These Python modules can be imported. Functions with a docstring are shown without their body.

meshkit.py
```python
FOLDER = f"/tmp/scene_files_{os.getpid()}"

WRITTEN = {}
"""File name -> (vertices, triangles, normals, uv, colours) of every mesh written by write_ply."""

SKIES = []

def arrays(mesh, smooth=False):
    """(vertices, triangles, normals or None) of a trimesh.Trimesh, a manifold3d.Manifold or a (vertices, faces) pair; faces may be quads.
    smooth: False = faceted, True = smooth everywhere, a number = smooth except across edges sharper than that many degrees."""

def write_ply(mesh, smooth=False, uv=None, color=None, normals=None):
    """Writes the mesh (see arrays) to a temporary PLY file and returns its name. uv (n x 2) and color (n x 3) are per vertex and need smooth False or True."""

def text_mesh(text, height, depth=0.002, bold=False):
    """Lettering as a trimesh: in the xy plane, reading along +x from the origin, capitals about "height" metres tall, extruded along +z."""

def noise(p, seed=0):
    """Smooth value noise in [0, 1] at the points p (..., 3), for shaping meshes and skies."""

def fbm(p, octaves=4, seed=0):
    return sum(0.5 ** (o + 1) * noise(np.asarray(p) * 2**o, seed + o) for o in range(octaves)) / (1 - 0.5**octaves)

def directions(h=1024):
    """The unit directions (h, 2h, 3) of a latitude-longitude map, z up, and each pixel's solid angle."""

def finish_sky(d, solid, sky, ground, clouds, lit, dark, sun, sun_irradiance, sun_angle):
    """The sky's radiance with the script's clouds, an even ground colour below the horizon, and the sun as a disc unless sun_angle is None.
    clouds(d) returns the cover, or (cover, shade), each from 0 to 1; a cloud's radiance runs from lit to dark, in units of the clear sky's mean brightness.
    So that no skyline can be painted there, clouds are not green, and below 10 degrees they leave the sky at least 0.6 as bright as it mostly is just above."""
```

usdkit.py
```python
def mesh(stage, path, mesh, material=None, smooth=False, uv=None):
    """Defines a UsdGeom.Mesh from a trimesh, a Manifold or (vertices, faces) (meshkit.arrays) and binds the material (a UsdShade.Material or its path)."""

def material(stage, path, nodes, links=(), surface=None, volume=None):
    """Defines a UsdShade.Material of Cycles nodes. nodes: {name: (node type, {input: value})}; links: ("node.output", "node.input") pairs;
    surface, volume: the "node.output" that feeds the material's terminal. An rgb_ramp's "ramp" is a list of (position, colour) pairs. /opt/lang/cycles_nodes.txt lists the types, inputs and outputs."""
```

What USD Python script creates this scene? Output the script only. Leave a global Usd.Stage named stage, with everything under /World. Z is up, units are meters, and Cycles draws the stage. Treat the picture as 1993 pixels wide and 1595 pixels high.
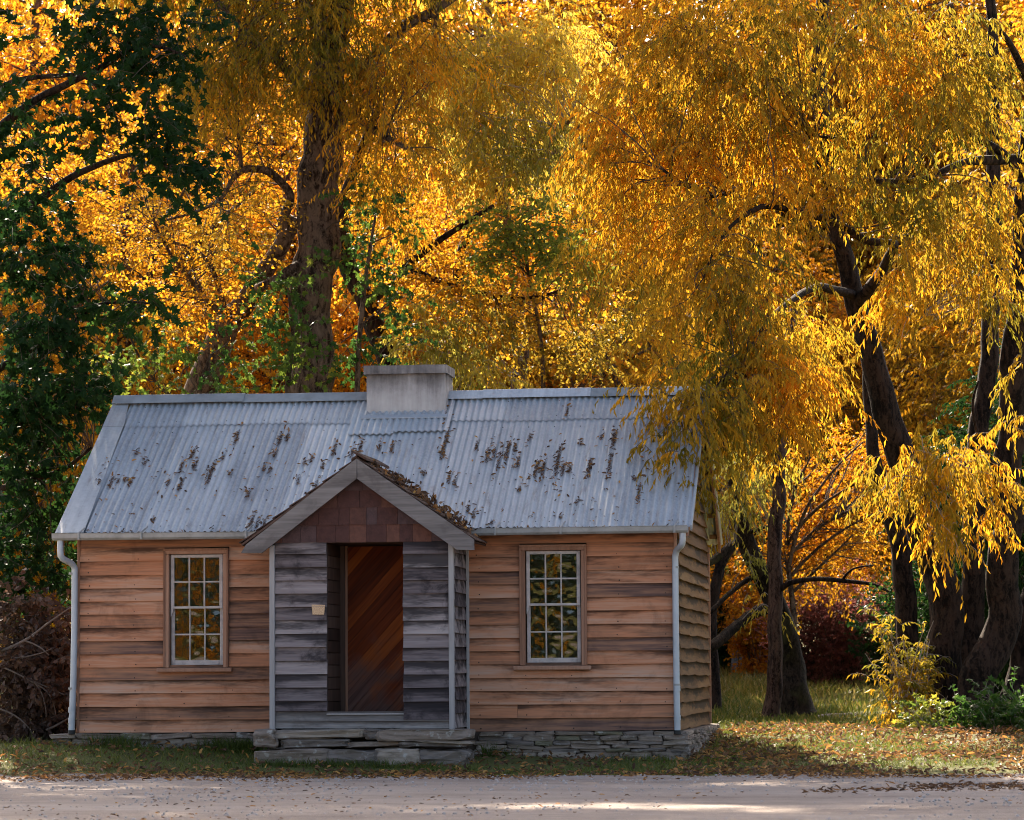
import math, numpy as np, trimesh, usdkit, meshkit
from pxr import Usd, UsdGeom, UsdLux, UsdShade, Gf, Sdf, Vt
from shapely.geometry import Polygon
from scipy.spatial import cKDTree

stage = Usd.Stage.CreateInMemory()
UsdGeom.SetStageUpAxis(stage, 'Z'); UsdGeom.SetStageMetersPerUnit(stage, 1.0)
UsdGeom.Xform.Define(stage, '/World'); UsdGeom.Scope.Define(stage, '/World/Looks')
# ------------------------------------------------------------------ camera, sky, sun, exposure
EXPOSURE, SUN, SKY, SUN_EL, SUN_X = 2.5, 1.05, 0.06, 35.0, -0.30
CAM = np.array([9.735, -37.239, 0.632]); YAW, PITCH, ROLL, FPX = 0.1271, 0.0785, -0.0065, 6530.9
fw = np.array([-math.sin(YAW)*math.cos(PITCH), math.cos(YAW)*math.cos(PITCH), math.sin(PITCH)])
rt = np.array([math.cos(YAW), math.sin(YAW), 0]); up = np.cross(rt, fw)
rt, up = math.cos(ROLL)*rt+math.sin(ROLL)*up, -math.sin(ROLL)*rt+math.cos(ROLL)*up
cam = UsdGeom.Camera.Define(stage, '/World/camera')
M4 = np.eye(4); M4[0, :3], M4[1, :3], M4[2, :3], M4[3, :3] = rt, up, -fw, CAM
UsdGeom.Xformable(cam).AddTransformOp().Set(Gf.Matrix4d(M4.tolist()))
cam.CreateHorizontalApertureAttr(36.0); cam.CreateVerticalApertureAttr(36.0*820/1024)
cam.CreateFocalLengthAttr(36.0*FPX/1993); cam.CreateFStopAttr(5.0); cam.CreateFocusDistanceAttr(38.5)
cam.CreateExposureAttr(EXPOSURE); cam.CreateClippingRangeAttr(Gf.Vec2f(0.1, 5000))
el = math.radians(SUN_EL); hx, hy = SUN_X, math.sqrt(1-SUN_X**2)
SUNV = np.array([hx*math.cos(el), hy*math.cos(el), math.sin(el)])
skym = usdkit.material(stage, '/World/Looks/sky', {
    's': ('sky_texture', dict(sky_type='single_scattering', sun_disc=False, aerosol_density=5., ozone_density=.3, sun_elevation=el, sun_rotation=math.atan2(hx, hy))),
    'b': ('background_shader', dict(strength=SKY))}, [('s.color', 'b.color')], surface='b.background')
dome = UsdLux.DomeLight.Define(stage, '/World/sky'); UsdShade.MaterialBindingAPI.Apply(dome.GetPrim()).Bind(skym)
dome.GetPrim().SetCustomDataByKey('kind', 'structure')
sun = UsdLux.DistantLight.Define(stage, '/World/sun')
sun.CreateNormalizeAttr(True); sun.CreateIntensityAttr(SUN); sun.CreateAngleAttr(0.5); sun.CreateColorAttr(Gf.Vec3f(1, .86, .68))
sx = np.cross([0, 0, 1], SUNV); sx /= np.linalg.norm(sx); sy = np.cross(SUNV, sx)
S4 = np.eye(4); S4[0, :3], S4[1, :3], S4[2, :3] = sx, sy, SUNV
UsdGeom.Xformable(sun).AddTransformOp().Set(Gf.Matrix4d(S4.tolist()))

# ------------------------------------------------------------------ helpers
def at(px, py, Y):
    """The point of the vertical plane y = Y that is seen at this pixel of the photograph."""
    d = fw+(px-996.5)/FPX*rt-(py-797.5)/FPX*up
    return CAM+(Y-CAM[1])/d[1]*d
def ppm(Y): return FPX/((Y-CAM[1])*math.cos(YAW))          # photograph pixels per metre near that plane
names = {}
def numbered(path):
    n = names.get(path, 0); names[path] = n+1
    return path if n == 0 else f'{path}_{n:03d}'
def tag(p, label=None, cat=None, group=None, kind=None):
    p = p.GetPrim() if hasattr(p, 'GetPrim') else p
    for k, v in (('label', label), ('category', cat), ('group', group), ('kind', kind)):
        if v: p.SetCustomDataByKey(k, v)
    return p
BASE = {}
def thing(name, label, cat, loc=(0, 0, 0), group=None, kind=None):
    x = UsdGeom.Xform.Define(stage, numbered('/World/'+name)); x.AddTranslateOp().Set(Gf.Vec3d(*map(float, loc)))
    BASE[str(x.GetPath())] = np.array(loc, float)
    return tag(x, label, cat, group, kind)
def cat(meshes):
    v, f, n = [], [], 0
    for m in meshes:
        a, b = (m.vertices, m.faces) if hasattr(m, 'vertices') else m
        a = np.asarray(a, float); b = np.asarray(b, int)
        if b.shape[1] == 4: b = np.vstack([b[:, [0, 1, 2]], b[:, [0, 2, 3]]])
        v.append(a); f.append(b+n); n += len(a)
    return np.vstack(v), np.vstack(f)
def obj(name, mesh, mat, parent=None, smooth=False, pv=None, kind=None, label=None):
    """One Mesh prim in world coordinates under parent (or /World). pv: per-vertex float primvars."""
    pp = str(parent.GetPath()) if parent is not None else '/World'
    base = next((b for k, b in BASE.items() if pp == k or pp.startswith(k+'/')), np.zeros(3))
    if isinstance(mesh, list): mesh = cat(mesh)
    if hasattr(mesh, 'vertices'): mesh = (np.array(mesh.vertices), np.array(mesh.faces))
    m = usdkit.mesh(stage, numbered(pp+'/'+name), (np.asarray(mesh[0], float)-base, mesh[1]), MAT[mat] if isinstance(mat, str) else mat, smooth)
    for k, a in (pv or {}).items():
        UsdGeom.PrimvarsAPI(m).CreatePrimvar(k, Sdf.ValueTypeNames.FloatArray, 'vertex').Set(Vt.FloatArray.FromNumpy(np.asarray(a, np.float32)))
    return tag(m, label=label, kind=kind)
def box(x0, x1, y0, y1, z0, z1):
    v = np.array([[x, y, z] for x in (x0, x1) for y in (y0, y1) for z in (z0, z1)], float)
    f = np.array([[0, 1, 3, 2], [4, 6, 7, 5], [0, 4, 5, 1], [2, 3, 7, 6], [0, 2, 6, 4], [1, 5, 7, 3]])
    return v, f
def cbox(x0, x1, y0, y1, z0, z1, c=.004):
    """A box with its edges chamfered."""
    v = []
    for x, sx_ in ((x0, 1), (x1, -1)):
        for y, sy_ in ((y0, 1), (y1, -1)):
            for z, sz_ in ((z0, 1), (z1, -1)):
                v += [[x, y+sy_*c, z+sz_*c], [x+sx_*c, y, z+sz_*c], [x+sx_*c, y+sy_*c, z]]
    h = trimesh.convex.convex_hull(np.array(v))
    return np.array(h.vertices), np.array(h.faces)
def prism(pts, h, frame):
    """A 2-D outline pulled out by h; frame = (origin, u, v, w) in the world."""
    m = trimesh.creation.extrude_polygon(Polygon(pts), h, engine='earcut')
    o, u, v, w = map(np.asarray, frame); p = np.array(m.vertices)
    f = np.array(m.faces)
    if np.dot(np.cross(u, v), w) < 0: f = f[:, ::-1]
    return o+p[:, :1]*u+p[:, 1:2]*v+p[:, 2:]*w, f
def tube(P, R, sides=8, rough=0., seed=0, cap=True, lobes=0.):
    P = np.asarray(P, float); R = np.broadcast_to(np.asarray(R, float), (len(P),))
    t = np.gradient(P, axis=0); t /= np.linalg.norm(t, axis=1, keepdims=True)+1e-9
    ref = np.array([0.13, 1, .07]) if abs(t[:, 1]).mean() < .8 else np.array([1., .1, .1])
    a = np.cross(t, ref); a /= np.linalg.norm(a, axis=1, keepdims=True)+1e-9; b = np.cross(t, a)
    ang = np.arange(sides)*2*np.pi/sides
    rr = np.repeat(R[:, None], sides, 1)
    ring = np.cos(ang)[None, :, None]*a[:, None]+np.sin(ang)[None, :, None]*b[:, None]
    if rough:
        s = np.cumsum(np.r_[0, np.linalg.norm(np.diff(P, axis=0), axis=1)])
        q = np.stack([np.cos(ang)[None]*3.2+0*s[:, None], np.sin(ang)[None]*3.2+0*s[:, None], s[:, None]*1.3+0*ang[None]], -1)
        rr = rr*(1+rough*(meshkit.fbm(q+seed*7.3, 3, seed)-.5)*2+lobes*np.cos(3*ang+seed)[None])
    v = (P[:, None]+rr[..., None]*ring).reshape(-1, 3)
    i, j = np.meshgrid(np.arange(len(P)-1), np.arange(sides), indexing='ij')
    q = np.stack([i*sides+j, (i+1)*sides+j, (i+1)*sides+(j+1) % sides, i*sides+(j+1) % sides], -1).reshape(-1, 4)
    f = np.vstack([q[:, [0, 1, 2]], q[:, [0, 2, 3]]])
    if cap:
        v = np.vstack([v, P[:1], P[-1:]]); n = len(P)*sides; k = np.arange(sides)
        f = np.vstack([f, np.stack([np.full(sides, n), k, (k+1) % sides], 1), np.stack([np.full(sides, n+1), n-sides+(k+1) % sides, n-sides+k], 1)])
    return v, f
def spline(P, n=24):
    P = np.asarray(P, float); d = np.r_[0, np.cumsum(np.linalg.norm(np.diff(P[:, :3], axis=0), axis=1))]
    from scipy.interpolate import PchipInterpolator
    return PchipInterpolator(d, P)(np.linspace(0, d[-1], n))
def bump_grid(v, amp, sc, seed=0):
    return v+(np.stack([meshkit.fbm(v*sc+k*31.7, 3, seed+k) for k in range(3)], -1)-.5)*2*amp

# ------------------------------------------------------------------ materials
MAT = {}
def mat(name, nodes, links, surface='p.BSDF'):
    MAT[name] = usdkit.material(stage, '/World/Looks/'+name, nodes, links, surface=surface)
def plain(name, color, rough=.7, metal=0., spec=.3, var=.25, sc=6., bump=.3, bsc=60., dist=.004, dark=None):
    """A colour with blotches in two sizes and fine relief."""
    c = np.array(color); d = np.array(dark) if dark is not None else c*(1-var)
    mat(name, {'g': ('geometry', {}), 'n': ('noise_texture', dict(scale=sc, detail=5, roughness=.65)), 'r': ('rgb_ramp', {'ramp': [(.3, d), (.55, c), (.8, c*(1+var*.5))]}),
               'm': ('noise_texture', dict(scale=bsc, detail=4)), 'b': ('bump', dict(strength=bump, distance=dist)),
               'p': ('principled_bsdf', dict(roughness=rough, metallic=metal, specular_ior_level=spec))},
        [('g.position', 'n.vector'), ('g.position', 'm.vector'), ('n.fac', 'r.fac'), ('r.color', 'p.base_color'), ('m.fac', 'b.height'), ('b.normal', 'p.normal')])
def wood(name, ramp, axis='x', blotch=0., bvw=.28, stain=(.035, .022, .018), stain_at=(.55, .8), rough=.75, edge=True, fine=1., patch=1.6, bump=.5):
    """Weathered board: grain along one axis, tone that changes from board to board, dark weathering, relief. Primvar bv runs 0..1 up a board."""
    sc = {'x': (1.3, 30, 34), 'y': (30, 1.3, 34), 'z': (30, 30, 1.3), 'd': (1, 1, 1)}[axis]
    nodes = {'g': ('geometry', {}), 'o': ('object_info', {}), 'off': ('vector_math', dict(math_type='scale', vector1=(17., 5., 31.))),
             'add': ('vector_math', dict(math_type='add')),
             'mp': ('mapping', dict(mapping_type='point', scale=tuple(s*fine for s in sc))),
             'n': ('noise_texture', dict(scale=1., detail=7, roughness=.62, distortion=.4)),
             'mp2': ('mapping', dict(mapping_type='point', scale={'x': (.7, 4, 5), 'y': (4, .7, 5), 'z': (4, 4, .7), 'd': (1, 1, 1)}[axis])),
             'n2': ('noise_texture', dict(scale=patch, detail=4, roughness=.6)),
             't1': ('math', dict(math_type='multiply_add', value2=.62, value3=0.)), 't2': ('math', dict(math_type='multiply_add', value2=.45)), 't3': ('math', dict(math_type='multiply_add', value2=.42)),
             't4': ('math', dict(math_type='subtract', value2=.25)),
             'r': ('rgb_ramp', {'ramp': ramp}), 'bv': ('attribute', dict(attribute='bv')),
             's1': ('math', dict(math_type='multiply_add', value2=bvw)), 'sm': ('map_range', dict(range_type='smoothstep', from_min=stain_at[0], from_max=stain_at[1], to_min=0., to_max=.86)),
             'n3': ('noise_texture', dict(scale=1.1, detail=5, roughness=.7)), 'mx': ('mix', dict(mix_type='mix', color2=stain)), 'n6': ('noise_texture', dict(scale=2.1, detail=6, roughness=.68, distortion=.5)), 'bl': ('map_range', dict(range_type='smoothstep', from_min=.5, from_max=.68, to_min=0., to_max=blotch)), 'mxx': ('mix', dict(mix_type='mix', color2=stain)),
             'b': ('bump', dict(strength=bump, distance=.004)), 'p': ('principled_bsdf', dict(roughness=rough, specular_ior_level=.1))}
    links = [('o.random', 'off.scale'), ('g.position', 'add.vector1'), ('off.vector', 'add.vector2'), ('add.vector', 'mp.vector'), ('add.vector', 'mp2.vector'), ('mp.vector', 'n.vector'), ('mp2.vector', 'n2.vector'), ('mp2.vector', 'n3.vector'),
             ('n.fac', 't1.value1'), ('n2.fac', 't2.value1'), ('t1.value', 't2.value3'), ('o.random', 't3.value1'), ('t2.value', 't3.value3'), ('t3.value', 't4.value1'), ('t4.value', 'r.fac'),
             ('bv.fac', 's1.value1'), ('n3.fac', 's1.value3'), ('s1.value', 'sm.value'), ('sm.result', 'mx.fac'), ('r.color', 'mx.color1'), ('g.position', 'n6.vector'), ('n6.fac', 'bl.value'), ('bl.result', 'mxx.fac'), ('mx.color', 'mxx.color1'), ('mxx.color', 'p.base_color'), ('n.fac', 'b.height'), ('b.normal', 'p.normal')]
    mat(name, nodes, links)
def leafmat(name, ramp, trans=.5, rough=.5, jitter=.34, tsat=1.1, spec=.22):
    """Leaf: colour from primvar tone with a change from leaf to leaf and from tree to tree; part of the light passes through."""
    ts = [(p, tuple(min(1., x*tsat) for x in c)) for p, c in ramp]
    mat(name, {'a': ('attribute', dict(attribute='tone')), 'g': ('geometry', {}), 'o': ('object_info', {}), 'j': ('math', dict(math_type='multiply_add', value2=jitter)), 's': ('math', dict(math_type='subtract', value2=jitter/2)),
               'r': ('rgb_ramp', {'ramp': ramp}), 'r2': ('rgb_ramp', {'ramp': ts}), 'p': ('principled_bsdf', dict(roughness=rough, specular_ior_level=spec)), 't': ('translucent_bsdf', {}), 'm': ('mix_closure', dict(fac=trans))},
        [('g.random_per_island', 'j.value1'), ('a.fac', 'j.value3'), ('j.value', 's.value1'), ('s.value', 'r.fac'), ('s.value', 'r2.fac'), ('r.color', 'p.base_color'), ('r2.color', 't.color'), ('p.BSDF', 'm.closure1'), ('t.BSDF', 'm.closure2')], surface='m.closure')
def bark(name, c0, c1, sc=14., stretch=.16, moss=None, ridge=1.):
    """Furrowed bark: long broken ridges, flakes, patches of another tone."""
    nodes = {'g': ('geometry', {}), 'mp': ('mapping', dict(mapping_type='point', scale=(1, 1, stretch))), 'nd': ('noise_texture', dict(scale=7., detail=4, roughness=.6)), 'vs': ('vector_math', dict(math_type='scale', scale=.16)), 'va': ('vector_math', dict(math_type='add')),
             'w': ('noise_texture', dict(scale=sc*1.25, detail=4, roughness=.6, distortion=.35)), 'n': ('noise_texture', dict(scale=sc*3., detail=6, roughness=.7, distortion=.6)), 'n2': ('noise_texture', dict(scale=3.1, detail=5, roughness=.65)),
             'k': ('math', dict(math_type='multiply_add', value2=.75*ridge)), 'k2': ('math', dict(math_type='multiply_add', value2=.5)), 'k3': ('math', dict(math_type='multiply_add', value2=.5, value3=-.42)), 'r': ('rgb_ramp', {'ramp': [(.36, c0), (.5, c1), (.66, tuple(x*1.45 for x in c1))]}),
             'n4': ('noise_texture', dict(scale=2.3, detail=5, roughness=.7)), 'mr': ('map_range', dict(range_type='smoothstep', from_min=.5, from_max=.72, to_min=0., to_max=.8 if moss else 0.)), 'mx': ('mix', dict(mix_type='mix', color2=moss or c1)),
             'b': ('bump', dict(strength=.9, distance=.03)), 'p': ('principled_bsdf', dict(roughness=.9, specular_ior_level=.1))}
    mat(name, nodes, [('g.position', 'nd.vector'), ('nd.color', 'vs.vector1'), ('g.position', 'va.vector1'), ('vs.vector', 'va.vector2'), ('va.vector', 'mp.vector'), ('mp.vector', 'w.vector'), ('mp.vector', 'n.vector'), ('g.position', 'n2.vector'), ('n2.fac', 'k3.value1'), ('n.fac', 'k2.value1'), ('k3.value', 'k2.value3'), ('w.fac', 'k.value1'), ('k2.value', 'k.value3'), ('k.value', 'r.fac'),
                      ('g.position', 'n4.vector'), ('n4.fac', 'mr.value'), ('mr.result', 'mx.fac'), ('r.color', 'mx.color1'), ('mx.color', 'p.base_color'), ('k.value', 'b.height'), ('b.normal', 'p.normal')])

WARM = [(.10, (.055, .034, .028)), (.25, (.145, .082, .066)), (.38, (.30, .152, .092)), (.52, (.475, .20, .105)), (.64, (.50, .255, .155)), (.78, (.49, .31, .225)), (.95, (.58, .43, .33))]
GREY = [(.1, (.032, .024, .025)), (.32, (.112, .088, .09)), (.55, (.225, .183, .18)), (.75, (.33, .28, .268)), (.95, (.48, .42, .395))]
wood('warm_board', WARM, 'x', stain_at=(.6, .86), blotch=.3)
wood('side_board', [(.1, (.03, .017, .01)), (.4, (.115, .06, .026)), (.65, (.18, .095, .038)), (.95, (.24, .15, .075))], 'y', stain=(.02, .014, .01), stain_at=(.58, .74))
wood('grey_board', GREY, 'x', stain=(.018, .015, .017), stain_at=(.5, .72), patch=.9, blotch=.85, bvw=.2)
wood('grey_trim', [(.1, (.12, .11, .11)), (.4, (.29, .27, .265)), (.7, (.40, .375, .36)), (.95, (.5, .47, .45))], 'z', stain_at=(.95, 1.3))
wood('barge_board', [(.1, (.09, .078, .073)), (.4, (.205, .182, .172)), (.7, (.305, .275, .26)), (.95, (.40, .365, .34))], 'x', stain=(.07, .058, .053), stain_at=(.5, .75), blotch=.45)
wood('brown_trim', [(.1, (.12, .06, .04)), (.4, (.27, .14, .09)), (.7, (.38, .21, .14)), (.95, (.47, .32, .25))], 'z', stain_at=(.95, 1.3))
wood('dark_wood', [(.1, (.02, .012, .01)), (.5, (.07, .04, .03)), (.95, (.14, .09, .07))], 'z', stain_at=(.95, 1.3))
wood('post_wood', [(.1, (.03, .017, .012)), (.4, (.095, .055, .038)), (.7, (.16, .10, .072)), (.95, (.24, .17, .13))], 'z', stain_at=(.8, 1.2), fine=.7, bump=.9)
plain('core_wood', (.06, .04, .03), .9, var=.3)
plain('sash_paint', (.46, .40, .375), .7, var=.4, sc=9, bump=.25, bsc=90)
plain('galvanised_gutter', (.30, .295, .285), .5, .25, var=.35, sc=5, bump=.15)
plain('downpipe_metal', (.40, .43, .47), .45, .3, var=.12, sc=5, bump=.08)
plain('flashing_metal', (.36, .38, .41), .62, .2, var=.16, sc=3, bump=.15, bsc=14, dist=.006)
plain('lead_grey', (.22, .23, .24), .75, .1, var=.3, sc=4, bump=.2)
plain('screw', (.12, .12, .13), .5, .5)
plain('nail', (.03, .022, .02), .8)
plain('twig_grey', (.15, .112, .09), .9, var=.3, sc=20)
plain('black_rubber', (.02, .02, .02), .6)
plain('twig_pale', (.30, .24, .20), .85, var=.3, sc=20)
plain('twig_dark', (.07, .045, .03), .9, var=.3, sc=20)
plain('pebble', (.36, .32, .30), .85, var=.35, sc=12)
plain('debris', (.13, .072, .05), .95, var=.5, sc=60, bump=.8, bsc=200)
plain('inside_wall', (.10, .08, .06), .9)
for i, (c, d) in enumerate([((.21, .16, .128), (.07, .051, .04)), ((.15, .12, .102), (.05, .04, .035)), ((.26, .205, .162), (.115, .087, .068)), ((.18, .138, .108), (.068, .052, .04)), ((.15, .128, .085), (.06, .052, .033))]):
    mat(f'schist_{"abcde"[i]}', {'g': ('geometry', {}), 'mp': ('mapping', dict(mapping_type='point', scale=(3, 3, 16))), 'n': ('noise_texture', dict(scale=1.6, detail=7, roughness=.7)),
        'l': ('noise_texture', dict(scale=11., detail=4, roughness=.6)), 'lr': ('map_range', dict(range_type='smoothstep', from_min=.58, from_max=.7, to_min=0., to_max=.55)), 'lm': ('mix', dict(mix_type='mix', color2=(.42, .40, .36))),
        'r': ('rgb_ramp', {'ramp': [(.28, d), (.5, c), (.75, tuple(x*1.35 for x in c))]}), 'b': ('bump', dict(strength=.8, distance=.012)), 'p': ('principled_bsdf', dict(roughness=.85, specular_ior_level=.2))},
        [('g.position', 'mp.vector'), ('mp.vector', 'n.vector'), ('g.position', 'l.vector'), ('l.fac', 'lr.value'), ('lr.result', 'lm.fac'), ('n.fac', 'r.fac'), ('r.color', 'lm.color1'), ('lm.color', 'p.base_color'), ('n.fac', 'b.height'), ('b.normal', 'p.normal')])
# roofing iron: bluish zinc with streaks down the slope
mat('roofing_iron', {'g': ('geometry', {}), 'o': ('object_info', {}), 'mp': ('mapping', dict(mapping_type='point', scale=(13, .55, .55))), 'n': ('noise_texture', dict(scale=1., detail=6, roughness=.65)),
    'n2': ('noise_texture', dict(scale=26., detail=3)), 'n5': ('noise_texture', dict(scale=1.5, detail=4, roughness=.6)), 'a1': ('math', dict(math_type='multiply_add', value2=.5)), 'a2': ('math', dict(math_type='multiply_add', value2=.22)), 'a3': ('math', dict(math_type='multiply_add', value2=.24)), 'a0': ('math', dict(math_type='multiply', value2=.22)),
    'r': ('rgb_ramp', {'ramp': [(.28, (.14, .145, .155)), (.42, (.26, .275, .30)), (.58, (.37, .39, .415)), (.78, (.48, .50, .52))]}), 'rr': ('map_range', dict(from_min=.3, from_max=.8, to_min=.62, to_max=.42)), 'mp7': ('mapping', dict(mapping_type='point', scale=(7, 1.1, 1.1))), 'n7': ('noise_texture', dict(scale=1.3, detail=7, roughness=.72)), 'r7': ('map_range', dict(range_type='smoothstep', from_min=.54, from_max=.72, to_min=0., to_max=.6)), 'm7': ('mix', dict(mix_type='mix', color2=(.17, .135, .12))),
    'b': ('bump', dict(strength=.2, distance=.006)), 'p': ('principled_bsdf', dict(metallic=.3, specular_ior_level=.5))},
    [('g.position', 'mp.vector'), ('mp.vector', 'n.vector'), ('g.position', 'n2.vector'), ('g.position', 'n5.vector'), ('o.random', 'a0.value1'), ('n.fac', 'a1.value1'), ('a0.value', 'a1.value3'), ('n2.fac', 'a2.value1'), ('a1.value', 'a2.value3'), ('n5.fac', 'a3.value1'), ('a2.value', 'a3.value3'), ('a3.value', 'r.fac'), ('g.position', 'mp7.vector'), ('mp7.vector', 'n7.vector'), ('n7.fac', 'r7.value'), ('r7.result', 'm7.fac'), ('r.color', 'm7.color1'), ('m7.color', 'p.base_color'), ('a3.value', 'rr.value'), ('rr.result', 'p.roughness'), ('n5.fac', 'b.height'), ('b.normal', 'p.normal')])
# cement render with rain streaks
mat('cement_render', {'g': ('geometry', {}), 'mp': ('mapping', dict(mapping_type='point', scale=(9, 9, .8))), 'n': ('noise_texture', dict(scale=1., detail=6, roughness=.65)), 'n2': ('noise_texture', dict(scale=3.5, detail=6, roughness=.7)),
    'a': ('math', dict(math_type='multiply_add', value2=.55)), 'h': ('math', dict(math_type='multiply', value2=.5)), 'bv': ('attribute', dict(attribute='bv')), 'a2': ('math', dict(math_type='multiply_add', value2=-.34)),
    'r': ('rgb_ramp', {'ramp': [(.1, (.06, .052, .05)), (.3, (.20, .18, .172)), (.46, (.36, .33, .315)), (.7, (.50, .47, .45))]}), 'm': ('noise_texture', dict(scale=70., detail=4)), 'b': ('bump', dict(strength=.35, distance=.005)), 'p': ('principled_bsdf', dict(roughness=.9, specular_ior_level=.15))},
    [('g.position', 'mp.vector'), ('mp.vector', 'n.vector'), ('g.position', 'n2.vector'), ('n2.fac', 'h.value1'), ('n.fac', 'a.value1'), ('h.value', 'a.value3'), ('bv.fac', 'a2.value1'), ('a.value', 'a2.value3'), ('a2.value', 'r.fac'), ('r.color', 'p.base_color'), ('g.position', 'm.vector'), ('m.fac', 'b.height'), ('b.normal', 'p.normal')])
# door planks at 45 degrees: grain along the plank, red stain worn to grey near the foot
mat('door_plank', {'g': ('geometry', {}), 'o': ('object_info', {}), 'rot': ('vector_rotate', dict(rotate_type='y_axis', angle=.84)), 'off': ('vector_math', dict(math_type='scale', vector1=(7., 3., 11.))), 'ad': ('vector_math', dict(math_type='add')),
    'mp': ('mapping', dict(mapping_type='point', scale=(1.6, 20, 40))), 'n': ('noise_texture', dict(scale=1., detail=6, roughness=.6)), 'n2': ('noise_texture', dict(scale=2.6, detail=5, roughness=.65)), 'sep': ('separate_xyz', {}),
    'zr': ('map_range', dict(from_min=.2, from_max=1.5, to_min=.34, to_max=-.2)), 'w': ('math', dict(math_type='add')), 'wr': ('map_range', dict(range_type='smoothstep', from_min=.48, from_max=.85, to_min=0., to_max=.85)),
    'a': ('math', dict(math_type='multiply_add', value2=.7)), 'h': ('math', dict(math_type='multiply_add', value2=.5, value3=-.12)), 'r': ('rgb_ramp', {'ramp': [(.15, (.036, .006, .002)), (.45, (.15, .027, .005)), (.8, (.34, .084, .014))]}),
    'r2': ('rgb_ramp', {'ramp': [(.2, (.03, .014, .012)), (.8, (.17, .105, .092))]}), 'mx': ('mix', dict(mix_type='mix')), 'b': ('bump', dict(strength=.4, distance=.003)), 'p': ('principled_bsdf', dict(roughness=.6, specular_ior_level=.1))},
    [('o.random', 'off.scale'), ('g.position', 'rot.vector'), ('rot.vector', 'ad.vector1'), ('off.vector', 'ad.vector2'), ('ad.vector', 'mp.vector'), ('mp.vector', 'n.vector'), ('g.position', 'n2.vector'), ('g.position', 'sep.vector'), ('sep.z', 'zr.value'), ('zr.result', 'w.value1'), ('n2.fac', 'w.value2'), ('w.value', 'wr.value'),
     ('o.random', 'h.value1'), ('n.fac', 'a.value1'), ('h.value', 'a.value3'), ('a.value', 'r.fac'), ('n.fac', 'r2.fac'), ('wr.result', 'mx.fac'), ('r.color', 'mx.color1'), ('r2.color', 'mx.color2'), ('mx.color', 'p.base_color'), ('n.fac', 'b.height'), ('b.normal', 'p.normal')])
for i, c in enumerate([(.07, .028, .023), (.092, .038, .028), (.078, .043, .042), (.118, .048, .033)]):
    plain(f'shingle_{"abcd"[i]}', c, .8, var=.35, sc=14, bump=.5, bsc=50, dist=.006)
mat('window_glass', {'g': ('geometry', {}), 'n': ('noise_texture', dict(scale=6.5, detail=1)), 'b': ('bump', dict(strength=.5, distance=.02)), 'f': ('fresnel', dict(IOR=1.8)), 't': ('transparent_bsdf', dict(color=(.86, .88, .86))),
    'gl': ('glossy_bsdf', dict(roughness=.0, color=(1, 1, 1))), 'm': ('mix_closure', {})},
    [('g.position', 'n.vector'), ('n.fac', 'b.height'), ('b.normal', 'gl.normal'), ('f.fac', 'm.fac'), ('t.BSDF', 'm.closure1'), ('gl.BSDF', 'm.closure2')], surface='m.closure')
mat('brass_plate', {'g': ('geometry', {}), 'mp': ('mapping', dict(mapping_type='point', scale=(160, 1, 120))), 'v': ('noise_texture', dict(scale=1., detail=2)), 'r': ('rgb_ramp', {'ramp': [(.4, (.62, .42, .25)), (.55, (.50, .31, .17)), (.62, (.36, .21, .11))]}), 'p': ('principled_bsdf', dict(roughness=.55, metallic=.0, specular_ior_level=.4))},
    [('g.position', 'mp.vector'), ('mp.vector', 'v.vector'), ('v.fac', 'r.fac'), ('r.color', 'p.base_color')])
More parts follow.
